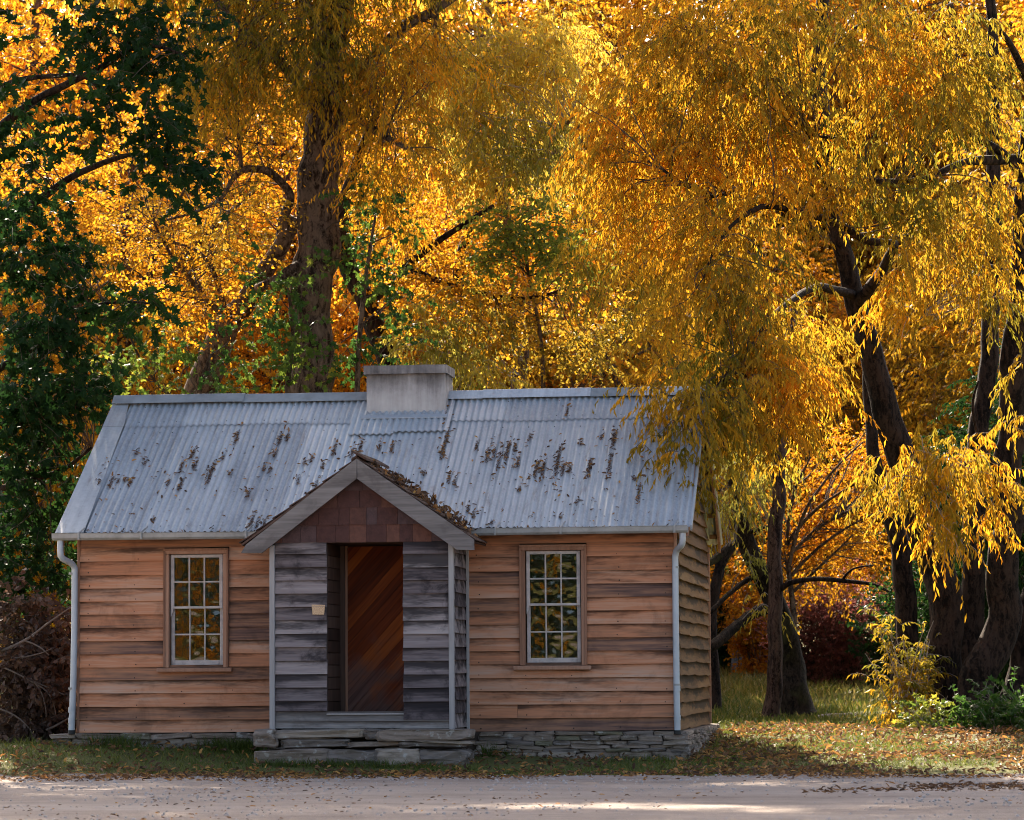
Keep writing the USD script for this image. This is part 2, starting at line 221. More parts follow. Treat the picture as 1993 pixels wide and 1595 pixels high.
# ground: trodden soil and turf; road: compacted gravel
mat('turf_soil', {'g': ('geometry', {}), 'n': ('noise_texture', dict(scale=.9, detail=7, roughness=.7)), 'n2': ('noise_texture', dict(scale=22., detail=5, roughness=.7)), 'a': ('math', dict(math_type='multiply_add', value2=.6)), 'h': ('math', dict(math_type='multiply', value2=.5)),
    'r': ('rgb_ramp', {'ramp': [(.3, (.075, .05, .034)), (.45, (.10, .085, .035)), (.58, (.11, .115, .035)), (.75, (.20, .155, .075))]}), 'b': ('bump', dict(strength=.9, distance=.03)), 'p': ('principled_bsdf', dict(roughness=.95, specular_ior_level=.1))},
    [('g.position', 'n.vector'), ('g.position', 'n2.vector'), ('n2.fac', 'h.value1'), ('n.fac', 'a.value1'), ('h.value', 'a.value3'), ('a.value', 'r.fac'), ('r.color', 'p.base_color'), ('n2.fac', 'b.height'), ('b.normal', 'p.normal')])
mat('road_gravel', {'g': ('geometry', {}), 'mp': ('mapping', dict(mapping_type='point', scale=(.5, 1.2, 1))), 'n': ('noise_texture', dict(scale=.9, detail=6, roughness=.65)), 'v': ('voronoi_texture', dict(feature='f1', scale=34., randomness=1.)), 'n2': ('noise_texture', dict(scale=55., detail=5, roughness=.75)), 'n3': ('noise_texture', dict(scale=7., detail=6, roughness=.7)),
    'a': ('math', dict(math_type='multiply_add', value2=.45)), 'h': ('math', dict(math_type='multiply_add', value2=.3)), 'h2': ('math', dict(math_type='multiply', value2=.3)),
    'r': ('rgb_ramp', {'ramp': [(.3, (.115, .08, .064)), (.43, (.235, .182, .155)), (.56, (.335, .273, .238)), (.78, (.48, .41, .362))]}), 'hb': ('math', dict(math_type='multiply_add', value2=.6)), 'hc': ('math', dict(math_type='multiply_add', value2=2.2)), 'b': ('bump', dict(strength=.9, distance=.022)), 'p': ('principled_bsdf', dict(roughness=.92, specular_ior_level=.15))},
    [('g.position', 'mp.vector'), ('mp.vector', 'n.vector'), ('g.position', 'v.vector'), ('g.position', 'n2.vector'), ('mp.vector', 'n3.vector'), ('n3.fac', 'h2.value1'), ('n2.fac', 'h.value1'), ('h2.value', 'h.value3'), ('n.fac', 'a.value1'), ('h.value', 'a.value3'), ('a.value', 'r.fac'), ('r.color', 'p.base_color'), ('v.distance', 'hb.value1'), ('n2.fac', 'hb.value3'), ('n3.fac', 'hc.value1'), ('hb.value', 'hc.value3'), ('hc.value', 'b.height'), ('b.normal', 'p.normal')])
WILLOW = [(0, (.16, .145, .016)), (.22, (.32, .212, .018)), (.45, (.55, .295, .017)), (.68, (.70, .312, .015)), (.88, (.74, .26, .013)), (1, (.62, .18, .011))]
PALE = [(0, (.28, .26, .045)), (.4, (.60, .44, .06)), (.75, (.76, .48, .055)), (1, (.74, .36, .03))]
ORANGE = [(0, (.22, .155, .018)), (.3, (.50, .265, .016)), (.6, (.66, .262, .012)), (.85, (.62, .20, .012)), (1, (.38, .10, .012))]
GREEN = [(0, (.022, .06, .012)), (.4, (.05, .11, .018)), (.7, (.13, .18, .024)), (.9, (.26, .24, .03)), (1, (.45, .32, .03))]
leafmat('willow_leaf', WILLOW, .58); leafmat('pale_leaf', PALE, .56); leafmat('orange_leaf', ORANGE, .58); leafmat('green_leaf', GREEN, .5)
leafmat('elm_leaf', [(0, (.10, .14, .02)), (.6, (.22, .24, .03)), (1, (.5, .42, .05))], .5)
leafmat('maple_leaf', [(0, (.012, .034, .008)), (.4, (.026, .062, .011)), (.75, (.07, .12, .018)), (1, (.3, .26, .03))], .38, spec=.1)
leafmat('red_leaf', [(0, (.14, .05, .045)), (.5, (.33, .115, .095)), (1, (.45, .20, .11))], .5)
leafmat('dry_leaf', [(0, (.06, .033, .02)), (.35, (.16, .085, .045)), (.7, (.42, .20, .06)), (1, (.64, .38, .10))], .25, .6)
leafmat('dead_leaf', [(0, (.06, .035, .025)), (.6, (.17, .10, .07)), (1, (.30, .19, .13))], .25, .6)
leafmat('grass_blade', [(0, (.05, .075, .014)), (.4, (.11, .135, .022)), (.7, (.25, .20, .045)), (1, (.42, .30, .11))], .4, .5)
bark('deep_bark', (.02, .012, .008), (.12, .078, .054), 13., .17)
bark('willow_bark', (.006, .004, .003), (.036, .022, .016), 16., .16)
bark('brown_bark', (.03, .018, .012), (.13, .08, .05), 18., .2)
bark('mossy_bark', (.010, .007, .005), (.045, .03, .02), 20., .25, moss=(.07, .065, .024))
bark('stringy_bark', (.02, .011, .008), (.105, .06, .042), 22., .04)
bark('grey_bark', (.08, .07, .065), (.22, .2, .185), 16., .2)

# ------------------------------------------------------------------ ground
def ground_z(x, y):
    x, y = np.asarray(x, float), np.asarray(y, float)
    side = np.clip((x+.2)/7.1, 0, 1); front = -.145-.195*side            # the soil along the front of the cottage falls to the right
    t = np.clip((y+2.9)/2.75, 0, 1); t = t*t*(3-2*t)
    z = -.425+(front+.425)*t
    b = np.clip(y/5, 0, 1); z = z+(-.17-front)*b*b*(3-2*b)*(y > 0)
    z = z+.07*np.clip((y-5)/10, 0, 1)+.0185*np.clip(y-15, 0, 45)+.10*np.clip(y-60, 0, 70)
    z = z-.022*np.clip(-15-y, 0, 22)+.17*np.clip(-y-50, 0, 18)
    n = meshkit.fbm(np.stack([x*.6, y*.6, 0*x], -1), 3, 5)-.5
    return z+n*np.where(y < -2.6, .035, .09)
def axis_pts(lo, hi, dense_lo, dense_hi, step, coarse):
    return np.unique(np.round(np.r_[np.arange(lo, dense_lo, coarse), np.arange(dense_lo, dense_hi, step), np.arange(dense_hi, hi+1e-6, coarse)], 4))
def sheet(xs, ys, zf):
    X, Y = np.meshgrid(xs, ys, indexing='ij'); v = np.stack([X, Y, zf(X, Y)], -1).reshape(-1, 3)
    i, j = np.meshgrid(np.arange(len(xs)-1), np.arange(len(ys)-1), indexing='ij'); n = len(ys)
    q = np.stack([i*n+j, (i+1)*n+j, (i+1)*n+j+1, i*n+j+1], -1).reshape(-1, 4)
    return v, q
rng = np.random.default_rng(11)
tag(obj('ground', sheet(axis_pts(-300, 300, -6, 18, .22, 12), axis_pts(-200, 330, -5, 16, .22, 8), lambda x, y: ground_z(x, y)), 'turf_soil', smooth=True), 'trodden turf and leaf-strewn soil around the cottage', kind='structure')
def road_edge(x): return -2.75-.018*(x-5)+.9*(meshkit.fbm(np.stack([x*.9, 0*x, 0*x], -1), 4, 9)-.5)*2
xs = axis_pts(-60, 80, -5, 17, .12, 5); tt = np.r_[0, .01, .02, .04, .07, .1, .15, .2, .27, .35, .45, .6, .8, 1.0]
E0 = road_edge(xs); V = []
for x, e in zip(xs, E0):
    y = e+tt*(-46-e); V.append(np.stack([np.full(len(tt), x), y, ground_z(np.full(len(tt), x), y)+.012+.004*(tt > 0)], -1))
V = np.array(V); n = len(tt); i, j = np.meshgrid(np.arange(len(xs)-1), np.arange(n-1), indexing='ij')
tag(obj('gravel_road', (V.reshape(-1, 3), np.stack([i*n+j, i*n+j+1, (i+1)*n+j+1, (i+1)*n+j], -1).reshape(-1, 4)), 'road_gravel', smooth=True), 'pale compacted gravel road across the foreground', kind='structure')

# ------------------------------------------------------------------ the cottage
W, D = 6.8, 4.86
EY, EZ, RY, RZ = -.283, 2.247, 2.43, 3.955            # eave and ridge of the front roof slope
cot = thing('timber_cottage', 'small weathered timber cottage with grey corrugated iron roof and gabled porch', 'cottage', (3.4, 2.4, 0))
FR = lambda s, d, z: np.stack([s, -d, z], -1)
SR = lambda s, d, z: np.stack([W+d, s, z], -1)
SL = lambda s, d, z: np.stack([-d, s, z], -1)
PF = lambda s, d, z: np.stack([s, -.92-d, z], -1)
PR = lambda s, d, z: np.stack([4.425+d, s, z], -1)
PL = lambda s, d, z: np.stack([2.42-d, s, z], -1)
def board(parent, m, to, s0, s1, zb, h, wav=.006, topcut=None, seed=0, proud=.034):
    """A lapped weatherboard: wedge section, uneven lower edge."""
    n = max(3, int((s1-s0)/.12)+1); s = np.linspace(s0, s1, n); r = np.random.default_rng(seed)
    tilt = r.normal(0, .0012)*(s-s.mean())
    w = (meshkit.fbm(np.stack([s*1.6+seed*3.1, 0*s, 0*s], -1), 3, seed % 97)-.5)*2*wav+tilt
    pr = proud+r.normal(0, .002)+(meshkit.noise(np.stack([s*1.1+seed, 0*s+3, 0*s], -1), 3)-.5)*.008
    zt = np.full(n, zb+h+.02) if topcut is None else np.minimum(zb+h+.02, topcut(s))
    zl = np.minimum(zb+w, zt-.004)
    k = np.clip((zt-zl)/h, 0, 1)
    v = np.concatenate([to(s, pr, zl), to(s, pr*0+.010, zl+.001), to(s, pr*0+.001, zt), to(s, .006+(pr-.006)*(1-k), zt), to(s, pr-.001, zl+.006)])
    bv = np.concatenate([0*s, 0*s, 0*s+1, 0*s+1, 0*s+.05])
    f = []
    for a, b in ((0, 1), (1, 2), (2, 3), (3, 4), (4, 0)):
        A, B = a*n+np.arange(n), b*n+np.arange(n)
        f.append(np.stack([A[:-1], B[:-1], B[1:], A[1:]], 1))
    F = np.vstack(f); F = np.vstack([F[:, [0, 1, 2]], F[:, [0, 2, 3]]])
    for c in (0, n-1):
        q = [a*n+c for a in range(5)]; F = np.vstack([F, [[q[0], q[1], q[2]], [q[0], q[2], q[3]], [q[0], q[3], q[4]]]])
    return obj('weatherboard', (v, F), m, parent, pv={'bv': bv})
LINES = [0, .143, .29, .44, .588, .737, .885, 1.032, 1.18, 1.33, 1.48, 1.63, 1.777, 1.935, 2.085, 2.235]
wall = obj('front_wall', [box(0, 1.02, .03, .12, 0, 2.3), box(1.02, 1.72, .03, .12, 0, .69), box(1.02, 1.72, .03, .12, 2.05, 2.3), box(1.72, 3.0, .03, .12, 0, 2.3), box(3.0, 3.93, .03, .12, 2.1, 2.3), box(3.0, 3.93, .03, .12, 0, .2),
                        box(3.93, 5.08, .03, .12, 0, 2.3), box(5.08, 5.78, .03, .12, 0, .69), box(5.08, 5.78, .03, .12, 2.05, 2.3), box(5.78, 6.77, .03, .12, 0, 2.3)], 'core_wood', cot)
sd = 1
for k in range(15):
    zb, h = LINES[k], LINES[k+1]-LINES[k]
    top = zb+h > 2.2
    split = .70 < zb < 2.06
    left = [(.02, .994), (1.745, 2.40)] if split else [(.02, 2.40)]
    right = [(4.475, 5.052), (5.806, 6.78)] if split else [(4.475, 6.78)]
    if k == 1: right = [(4.475, 5.018), (5.022, 6.78)]
    if k == 13: left, right = [(.02, .994), (1.745, 2.40)], [(4.475, 5.052), (5.806, 6.78)]
    for s0, s1 in left+right:
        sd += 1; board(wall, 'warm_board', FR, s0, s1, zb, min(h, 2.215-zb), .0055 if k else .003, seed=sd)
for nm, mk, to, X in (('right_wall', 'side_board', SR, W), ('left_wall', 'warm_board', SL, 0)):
    xa, xb = (W-.12, W-.03) if X else (.03, .12)
    gable = lambda s: RZ-.17-np.abs(s-RY)*.63
    o = np.array([xa, 0, 0]); core = prism([(0.03, 0), (D-.03, 0), (D-.03, 2.22), (RY, RZ-.2), (0.03, 2.22)], xb-xa, (o, (0, 1, 0), (0, 0, 1), (1, 0, 0)))
    sw = obj(nm, core, 'core_wood', cot)
    z, k = 0., 0
    while z < 3.6:
        s0, s1 = .02, D-.02
        if z+.15 > 2.15: s0, s1 = max(.02, RY-(RZ-.19-z)/.63), min(D-.02, RY+(RZ-.19-z)/.63)
        if s1-s0 > .2:
            sd += 1; cuts = [s0, s1] if k % 5 != 3 or X == 0 else [s0, s0+(s1-s0)*.55, s1]
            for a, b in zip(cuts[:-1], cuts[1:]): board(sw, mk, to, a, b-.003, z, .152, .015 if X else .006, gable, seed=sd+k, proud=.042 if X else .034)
        z += .152; k += 1
obj('rear_wall', box(.12, W-.12, D-.12, D-.03, 0, 2.2), 'core_wood', cot)
obj('ceiling', box(.13, W-.13, .13, D-.13, 2.24, 2.26), 'inside_wall', cot); obj('interior_floor', box(.13, W-.13, .13, D-.13, -.02, .19), 'inside_wall', cot)
obj('corner_board', cbox(-.012, .02, -.034, .05, 0.0, 2.2), 'brown_trim', cot); obj('corner_board', cbox(W-.02, W+.012, -.036, .03, 0, 2.2), 'brown_trim', cot)
obj('corner_board', cbox(W-.01, W+.045, D-.03, D+.02, 0, 2.2), 'brown_trim', cot)
obj('soffit', box(-.15, W+.15, EY+.03, 0.0, 2.222, 2.238), 'core_wood', cot)
r = np.random.default_rng(3); nl = []
for k in range(14):
    for x in list(np.arange(.12, 2.35, .55))+list(np.arange(4.6, 6.75, .52)):
        if .70 < LINES[k] and (.9 < x < 1.8 or 5. < x < 5.87): continue
        c = trimesh.creation.cylinder(r.uniform(.005, .008), .006, sections=7); c.apply_transform(trimesh.transformations.rotation_matrix(np.pi/2, [1, 0, 0])); c.apply_translation([x+r.normal(0, .015), -.029, LINES[k]+.028+r.normal(0, .005)]); nl.append(c)
obj('nail', nl, 'nail', wall, kind='stuff')

# windows
def window(x0, x1, zt=2.07, zs=.725):
    w = obj('window', cat([box(x0+.03, x1-.03, .02, .12, zs, zs+.03), box(x0+.03, x0+.06, .02, .12, zs+.03, zt-.06), box(x1-.06, x1-.03, .02, .12, zs+.03, zt-.06), box(x0+.03, x1-.03, .02, .12, zt-.06, zt-.03)]), 'brown_trim', cot)
    cw = .062
    for a, b, c, d in ((x0, x0+cw, zs, zt-cw), (x1-cw, x1, zs, zt-cw), (x0, x1, zt-cw, zt)):
        obj('casing', cbox(a, b, -.052, .02, c+.001, d-.001, .005), 'brown_trim', w, pv=None)
    for a, b, c, d in ((x0-.001, x0+.022, zs, zt-.024), (x1-.022, x1+.001, zs, zt-.024), (x0-.001, x1+.001, zt-.024, zt+.003)):
        obj('casing_bead', cbox(a, b, -.064, -.050, c+.002, d, .005), 'brown_trim', w)
    obj('sill', cbox(x0-.072, x1+.045, -.10, .03, zs-.048, zs-.002, .008), 'brown_trim', w)
    sx0, sx1 = x0+cw+.012, x1-cw-.012; mid = (zs+zt)/2+.012
    for nm, y, a, b, bot in (('upper_sash', -.012, mid-.018, zt-cw-.004, .028), ('lower_sash', .022, zs+.004, mid+.012, .082)):
        st = .040
        obj(nm, [cbox(sx0, sx0+st, y, y+.03, a, b), cbox(sx1-st, sx1, y, y+.03, a, b), cbox(sx0+st, sx1-st, y+.001, y+.029, b-(.036 if nm[0] == 'u' else .03), b-.0005), cbox(sx0+st, sx1-st, y+.001, y+.029, a+.0005, a+bot)], 'sash_paint', w)
        px0, px1, pz0, pz1 = sx0+st, sx1-st, a+bot, b-(.036 if nm[0] == 'u' else .03); bw = .017
        xs_ = np.linspace(px0, px1, 4); zm = (pz0+pz1)/2
        for q in (1, 2): obj('glazing_bar', cbox(xs_[q]-bw/2, xs_[q]+bw/2, y+.003, y+.026, pz0-.002, pz1+.002, .003), 'sash_paint', w)
        obj('glazing_bar', cbox(px0-.002, px1+.002, y+.004, y+.027, zm-bw/2, zm+bw/2, .003), 'sash_paint', w)
        for q in range(3):
            for (za, zb) in ((pz0, zm), (zm, pz1)):
                t1, t2 = r.normal(0, .0012, 2)                      # old panes never sit quite flat
                xa, xb = xs_[q]+.004, xs_[q+1]-.004; ya = y+.014
                v = np.array([[xa, ya-t1-t2, za], [xb, ya+t1-t2, za], [xb, ya+t1+t2, zb], [xa, ya-t1+t2, zb]])
                obj('pane', (v, np.array([[0, 1, 2, 3]])), 'window_glass', w)
    # a broken horn on the upper sash, as old joinery has
    obj('sash_horn', prism([(0, 0), (.03, 0), (.026, -.03), (.012, -.075), (0, -.09)], .024, ((sx0+.001, -.011, mid-.017), (1, 0, 0), (0, 0, 1), (0, 1, 0))), 'sash_paint', w)
window(.995, 1.744); window(5.052, 5.805, 2.066, .722)

# roof: two courses of corrugated sheets on the front slope
SL_ = math.hypot(RY-EY, RZ-EZ); ux = np.array([0, (RY-EY)/SL_, (RZ-EZ)/SL_]); un = np.array([0, -ux[2], ux[1]])
roof = obj('roof', [box(-.17, W+.17, .2+k*.55, .28+k*.55, EZ-.13+(.24-EY+k*.55)*.63, EZ-.05+(.24-EY+k*.55)*.63) for k in range(4)], 'dark_wood', cot)
PITCH_C = .0762
def corr(x0, x1, s0, s1, lift=0., seed=0, rows=7, flip=False, ragged=.004):
    n = int((x1-x0)/PITCH_C*10)+1; x = np.linspace(x0, x1, n); s = np.linspace(s0, s1, rows)
    X, S = np.meshgrid(x, s, indexing='ij')
    h = .0115*np.cos(2*np.pi*X/PITCH_C)+lift+.006*(meshkit.fbm(np.stack([X*1.1+seed*5, S*1.3, 0*X], -1), 2, seed)-.5)
    h = h-.010*np.exp(-((S-1.5)/.9)**2)*(lift < .03)
    S2 = S+(meshkit.noise(np.stack([x*3+seed, 0*x, 0*x], -1), 4)-.5)[:, None]*ragged*2*(S == s0)
    b = np.array([0, EY, EZ]); u, w = (ux, un)
    if flip: b = np.array([0, 2*RY-EY, EZ]); u, w = ux*[1, -1, 1], un*[1, -1, 1]
    v = np.stack([X, 0*X, 0*X], -1)+b+S2[..., None]*u+h[..., None]*w
    v = v.reshape(-1, 3); i, j = np.meshgrid(np.arange(n-1), np.arange(rows-1), indexing='ij')
    q = np.stack([i*rows+j, (i+1)*rows+j, (i+1)*rows+j+1, i*rows+j+1], -1).reshape(-1, 4)
    return v, q
UP = SL_*.795
step = PITCH_C*10; x0r = .02
seams = [x0r+k*step for k in range(10)]
for k, a in enumerate(seams[:-1]):
    b = min(seams[k+1]+PITCH_C*.6, W+.195)
    if k == len(seams)-2: b = W+.195
    obj('roofing_sheet', corr(a, b, .012*(k % 3 == 0), UP+.06, .0016*(k % 2)+.0, k), 'roofing_iron', roof, smooth=True)
    if not 3.02 < (a+b)/2 < 3.6: pass
    obj('roofing_sheet', corr(a, b, UP+.012*((k*7) % 3-1), SL_-.02, .009+.0016*(k % 2), 20+k), 'roofing_iron', roof, smooth=True)
obj('roofing_sheet', corr(2.82, 3.36, SL_*.70, SL_*.995, .021, 41), 'roofing_iron', roof, smooth=True)
obj('roofing_sheet', corr(3.33, 4.00, SL_*.715, SL_*.995, .023, 42), 'roofing_iron', roof, smooth=True)
obj('rear_roofing', corr(-.195, W+.195, 0, SL_-.02, 0, 50, flip=True), 'roofing_iron', roof, smooth=True)
def slab(x0, x1, s0, s1, h0, h1):
    v, f = cbox(x0, x1, s0, s1, h0, h1, min(.002, (h1-h0)/3)); return np.stack([v[:, 0], 0*v[:, 0], 0*v[:, 0]], -1)+[0, EY, EZ]+v[:, 1:2]*ux+v[:, 2:]*un, f
obj('verge_flashing', prism([(-.20, -.012), (.13, -.012), (.05, SL_*.80), (-.20, SL_*.80)], .004, ((0, EY, EZ)+un*.013, (1, 0, 0), ux, un)), 'roofing_iron', roof)
obj('verge_flashing', prism([(-.20, SL_*.79), (.06, SL_*.79), (.0, SL_*.97), (-.20, SL_*.97)], .004, ((0, EY, EZ)+un*.019, (1, 0, 0), ux, un)), 'roofing_iron', roof)
obj('verge_flashing', slab(W+.185, W+.205, -.01, SL_, -.05, .016), 'flashing_metal', roof)
for a, b, mt in ((-.2, 1.42, 'lead_grey'), (1.40, 2.98, 'lead_grey'), (3.90, 4.33, 'roofing_iron'), (4.32, 5.62, 'roofing_iron'), (5.61, 6.22, 'lead_grey'), (6.21, W+.2, 'roofing_iron')):
    pr = [(-.115, -.012), (-.117, -.008), (-.03, .052), (-.02, .066), (0, .072), (.02, .066), (.03, .052), (.117, -.008), (.115, -.012), (.028, .044), (0, .06), (-.028, .044)]
    dz = r.normal(0, .004)
    pr = [(p*1.2, (q*.8 if abs(p) < .05 else -.055)+.01) for p, q in pr]
    obj('ridge_cap', prism(pr, b-a, ((a, RY, RZ+.005+dz), (0, 1, 0), (0, 0, 1), (1, 0, 0))), mt, roof)
for sg in (1, -1):                                                   # verge boards and the battens under the overhang, at the right-hand gable
    for xx in (W+.14, -.165):
        y0, y1 = RY-sg*(RY-EY)-sg*.0, RY
        obj('bargeboard', prism([(y0, EZ-.11), (y0, EZ-.015), (RY, RZ-.02), (RY, RZ-.13)], .028, ((xx, 0, 0), (0, 1, 0), (0, 0, 1), (1, 0, 0))), 'brown_trim', roof)
    for k in range(7):
        f_ = (k+.4)/7; y = RY-sg*(RY-EY)*f_; z = RZ-(RZ-EZ)*f_
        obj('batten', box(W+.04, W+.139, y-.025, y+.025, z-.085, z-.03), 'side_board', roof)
sc = []
for s in (.12, 1.25, UP+.08, SL_-.2, UP-.18):
    for x in np.arange(.25, W+.15, .1524):
        if r.random() < .55 and not (2.9 < x < 3.95 and s > SL_*.7):
            c = trimesh.creation.icosphere(1, .0075); c.apply_translation(np.array([round(x/PITCH_C)*PITCH_C, EY, EZ])+s*ux+(.0195 if s > UP else .011)*un); sc.append(c)
obj('roofing_nail', sc, 'screw', roof, kind='stuff')
# gutter, brackets, downpipes
def gutter(x0, x1, y=-.345, z=2.235, dz=0.):
    prof = [(.06, .005), (.06, -.05), (.035, -.068), (-.03, -.068), (-.055, -.045), (-.06, .0), (-.066, .006), (-.066, .010), (-.054, .010), (-.050, -.042), (-.026, -.062), (.032, -.062), (.054, -.046), (.054, .005)]
    return prism(prof, x1-x0, ((x0, y, z), (0, 1, 0), (0, 0, 1), (1, 0, dz/(x1-x0))))
gl = obj('gutter', gutter(-.21, 2.34, dz=-.006), 'galvanised_gutter', cot); gr = obj('gutter', gutter(4.56, 6.965, dz=.006), 'galvanised_gutter', cot)
for g_, xs_ in ((gl, (.10, .82, 2.02)), (gr, (4.83, 5.56, 6.82))):
    for x in xs_:
        obj('gutter_bracket', cat([tube([(x, -.413, 2.185), (x, -.415, 2.245), (x+.012, -.36, 2.262), (x+.02, -.29, 2.29), (x+.03, -.22, 2.315)], [.008, .009, .010, .010, .010], 6), box(x-.012, x+.012, -.418, -.408, 2.17, 2.25)]), 'galvanised_gutter', g_)
def downpipe(P, zcut, side):
    p = spline(P, 40); d = obj('downpipe', tube(p, .036, 14), 'downpipe_metal', cot, smooth=40)
    for z in zcut: obj('joint', tube([(p[-1, 0], p[-1, 1], z-.03), (p[-1, 0], p[-1, 1], z+.03)], .039, 14), 'downpipe_metal', d, smooth=40)
    obj('shoe', tube([(p[-1, 0], p[-1, 1], p[-1, 2]-.045), (p[-1, 0], p[-1, 1], p[-1, 2]+.002)], .040, 14), 'black_rubber', d, smooth=40)
    for z in (.5, 1.8): obj('clip', tube([(p[-1, 0], p[-1, 1], z-.012), (p[-1, 0], p[-1, 1], z+.012)], .038, 14), 'galvanised_gutter', d, smooth=40)
downpipe([(-.13, -.33, 2.17), (-.13, -.33, 2.03), (-.125, -.32, 1.99), (-.04, -.12, 1.90), (-.025, -.09, 1.86), (-.03, -.085, 1.0), (-.055, -.085, 0.03)], (.14, .26), -1)
downpipe([(6.905, -.33, 2.17), (6.905, -.33, 2.10), (6.90, -.32, 2.06), (6.825, -.12, 1.99), (6.80, -.09, 1.93), (6.80, -.085, 1.0), (6.805, -.085, -.0)], (.46, .14), 1)
# chimney
ch = []
m = trimesh.creation.box((.945, .62, .95)); m = m.subdivide().subdivide().subdivide(); v = bump_grid(np.array(m.vertices), .006, 6, 3)+[3.44, 2.38, 3.73]
chim = obj('chimney', (v, np.array(m.faces)), 'cement_render', cot, pv={'bv': np.clip((v[:, 2]-3.75)/.45, 0, 1)**2})
m = trimesh.creation.box((1.0, .70, .10)); m = m.subdivide().subdivide().subdivide(); v = bump_grid(np.array(m.vertices), .006, 6, 8)+[3.435, 2.37, 4.252]
obj('chimney_cap', (v, np.array(m.faces)), 'cement_render', chim, pv={'bv': np.full(len(v), .75)})
obj('flashing', slab(2.93, 3.95, SL_*.815, SL_*.84, .02, .035), 'flashing_metal', chim)

# porch
porch = obj('porch', [box(2.44, 3.03, -.915, -.86, .02, 2.08), box(3.885, 4.41, -.915, -.86, .02, 2.08), box(2.44, 4.41, -.915, -.86, 2.085, 2.14), box(2.44, 2.48, -.86, .03, .02, 2.1), box(4.37, 4.41, -.86, .03, .02, 2.1), box(2.44, 4.41, -.915, -.86, .02, .2)], 'core_wood', cot)
PZ = [.21, .352, .50, .646, .792, .938, 1.085, 1.232, 1.38, 1.527, 1.672, 1.815, 1.96, 2.085]
for k in range(13):
    sd += 1; board(porch, 'grey_board', PF, 2.458, 3.033+r.normal(0, .004), PZ[k]+(.03 if k == 0 else 0), PZ[k+1]-PZ[k]-(.03 if k == 0 else 0), .004, seed=sd)
    sd += 1; board(porch, 'grey_board', PF, 3.882+r.normal(0, .003), 4.386, PZ[k]-(.055 if k == 0 else 0)-.012, PZ[k+1]-PZ[k]+(.055 if k == 0 else 0), .004, seed=sd)
    sd += 1; board(porch, 'grey_board', PR, -.915, -.03, PZ[k], PZ[k+1]-PZ[k], .008, seed=sd)
    sd += 1; board(porch, 'grey_board', PL, -.915, -.03, PZ[k], PZ[k+1]-PZ[k], .008, seed=sd)
for a in ((2.458, 4.386, .05, .135, 0), (2.458, 4.386, .128, .215, 1)): sd += 1; board(porch, 'barge_board', PF, a[0], a[1], a[2], a[3]-a[2], .003, seed=sd, proud=.028)
for k in (0.05,): sd += 1; board(porch, 'grey_board', PR, -.915, -.03, .05, .16, .006, seed=sd)
for a in (2.398, 4.387): obj('corner_post', cbox(a, a+.058, -.965, -.885, .025, 2.06, .006), 'grey_trim', porch)
obj('corner_post', cbox(4.45, 4.483, -.06, -.002, .02, 2.09, .005), 'grey_trim', porch); obj('corner_post', cbox(2.375, 2.405, -.05, -.002, .02, 2.09, .005), 'grey_trim', porch)
obj('porch_floor', box(2.5, 4.35, -.9, .03, .17, .2), 'dark_wood', porch)
obj('door_sill', cbox(3.03, 3.885, -.95, -.86, .196, .214), 'barge_board', porch)
for k in range(14):                                                   # lining boards inside the doorway
    obj('lining_board', cbox(2.99, 3.026, -.86, .02, .21+k*.134, .21+k*.134+.129, .004), 'dark_wood', porch); obj('lining_board', cbox(3.888, 3.92, -.86, .02, .21+k*.134, .21+k*.134+.129, .004), 'dark_wood', porch)
obj('porch_ceiling', box(2.5, 4.35, -.88, .03, 2.082, 2.10), 'dark_wood', porch)
zr = 2.085; row = 0
while zr < 2.9:
    half = (2.90-zr)*1.36; x = 3.40-half-.02*(row % 2); hgt = .19
    while x < 3.40+half:
        wd = r.uniform(.10, .25); a, b = max(x, 3.40-half), min(x+wd, 3.40+half)
        if b-a > .015:
            t = lambda s: np.minimum(zr+hgt+.012, 2.90-np.abs(s-3.40)/1.36)
            za, zb_, zm = t(np.array([a+.002]))[0], t(np.array([b-.002]))[0], t(np.array([(a+b)/2]))[0]
            P_ = [(a+.0015, zr+r.normal(0, .003)), (b-.0015, zr+r.normal(0, .003)), (b-.0015, max(zb_, zr+.006)), ((a+b)/2, max(zm, zr+.008)), (a+.0015, max(za, zr+.006))]
            if max(za, zb_, zm) > zr+.012:
                tlt = .055
                obj('shingle', prism(P_, r.uniform(.010, .014), ((0, -.938-r.uniform(0, .006)-tlt*zr, 0), (1, 0, 0), (0, tlt, 1), (0, 1, 0))), f'shingle_{"abcd"[r.integers(4)]}', porch)
        x += wd
    zr += hgt; row += 1
obj('gable_wall', prism([(2.47, 2.13), (4.37, 2.13), (3.42, 2.86), (3.38, 2.86)], .04, ((0, -.905, 0), (1, 0, 0), (0, 0, 1), (0, 1, 0))), 'core_wood', porch)
YB = -1.10
def barge(P_, sub):
    m = trimesh.creation.extrude_polygon(Polygon(P_), .036, engine='earcut').subdivide().subdivide()
    p = np.array(m.vertices); v = np.stack([p[:, 0], YB+p[:, 2], p[:, 1]], -1)
    v = v+(meshkit.fbm(v*5, 3, sub)-.5)[:, None]*.007
    return obj('bargeboard', (v, np.array(m.faces)[:, ::-1]), 'barge_board', porch)
barge([(3.399, 2.995), (3.399, 2.775), (2.34, 1.972), (2.11, 1.975), (2.165, 2.065)], 1)
barge([(3.403, 2.99), (4.69, 2.09), (4.69, 1.978), (4.50, 1.982), (3.403, 2.77)], 2)
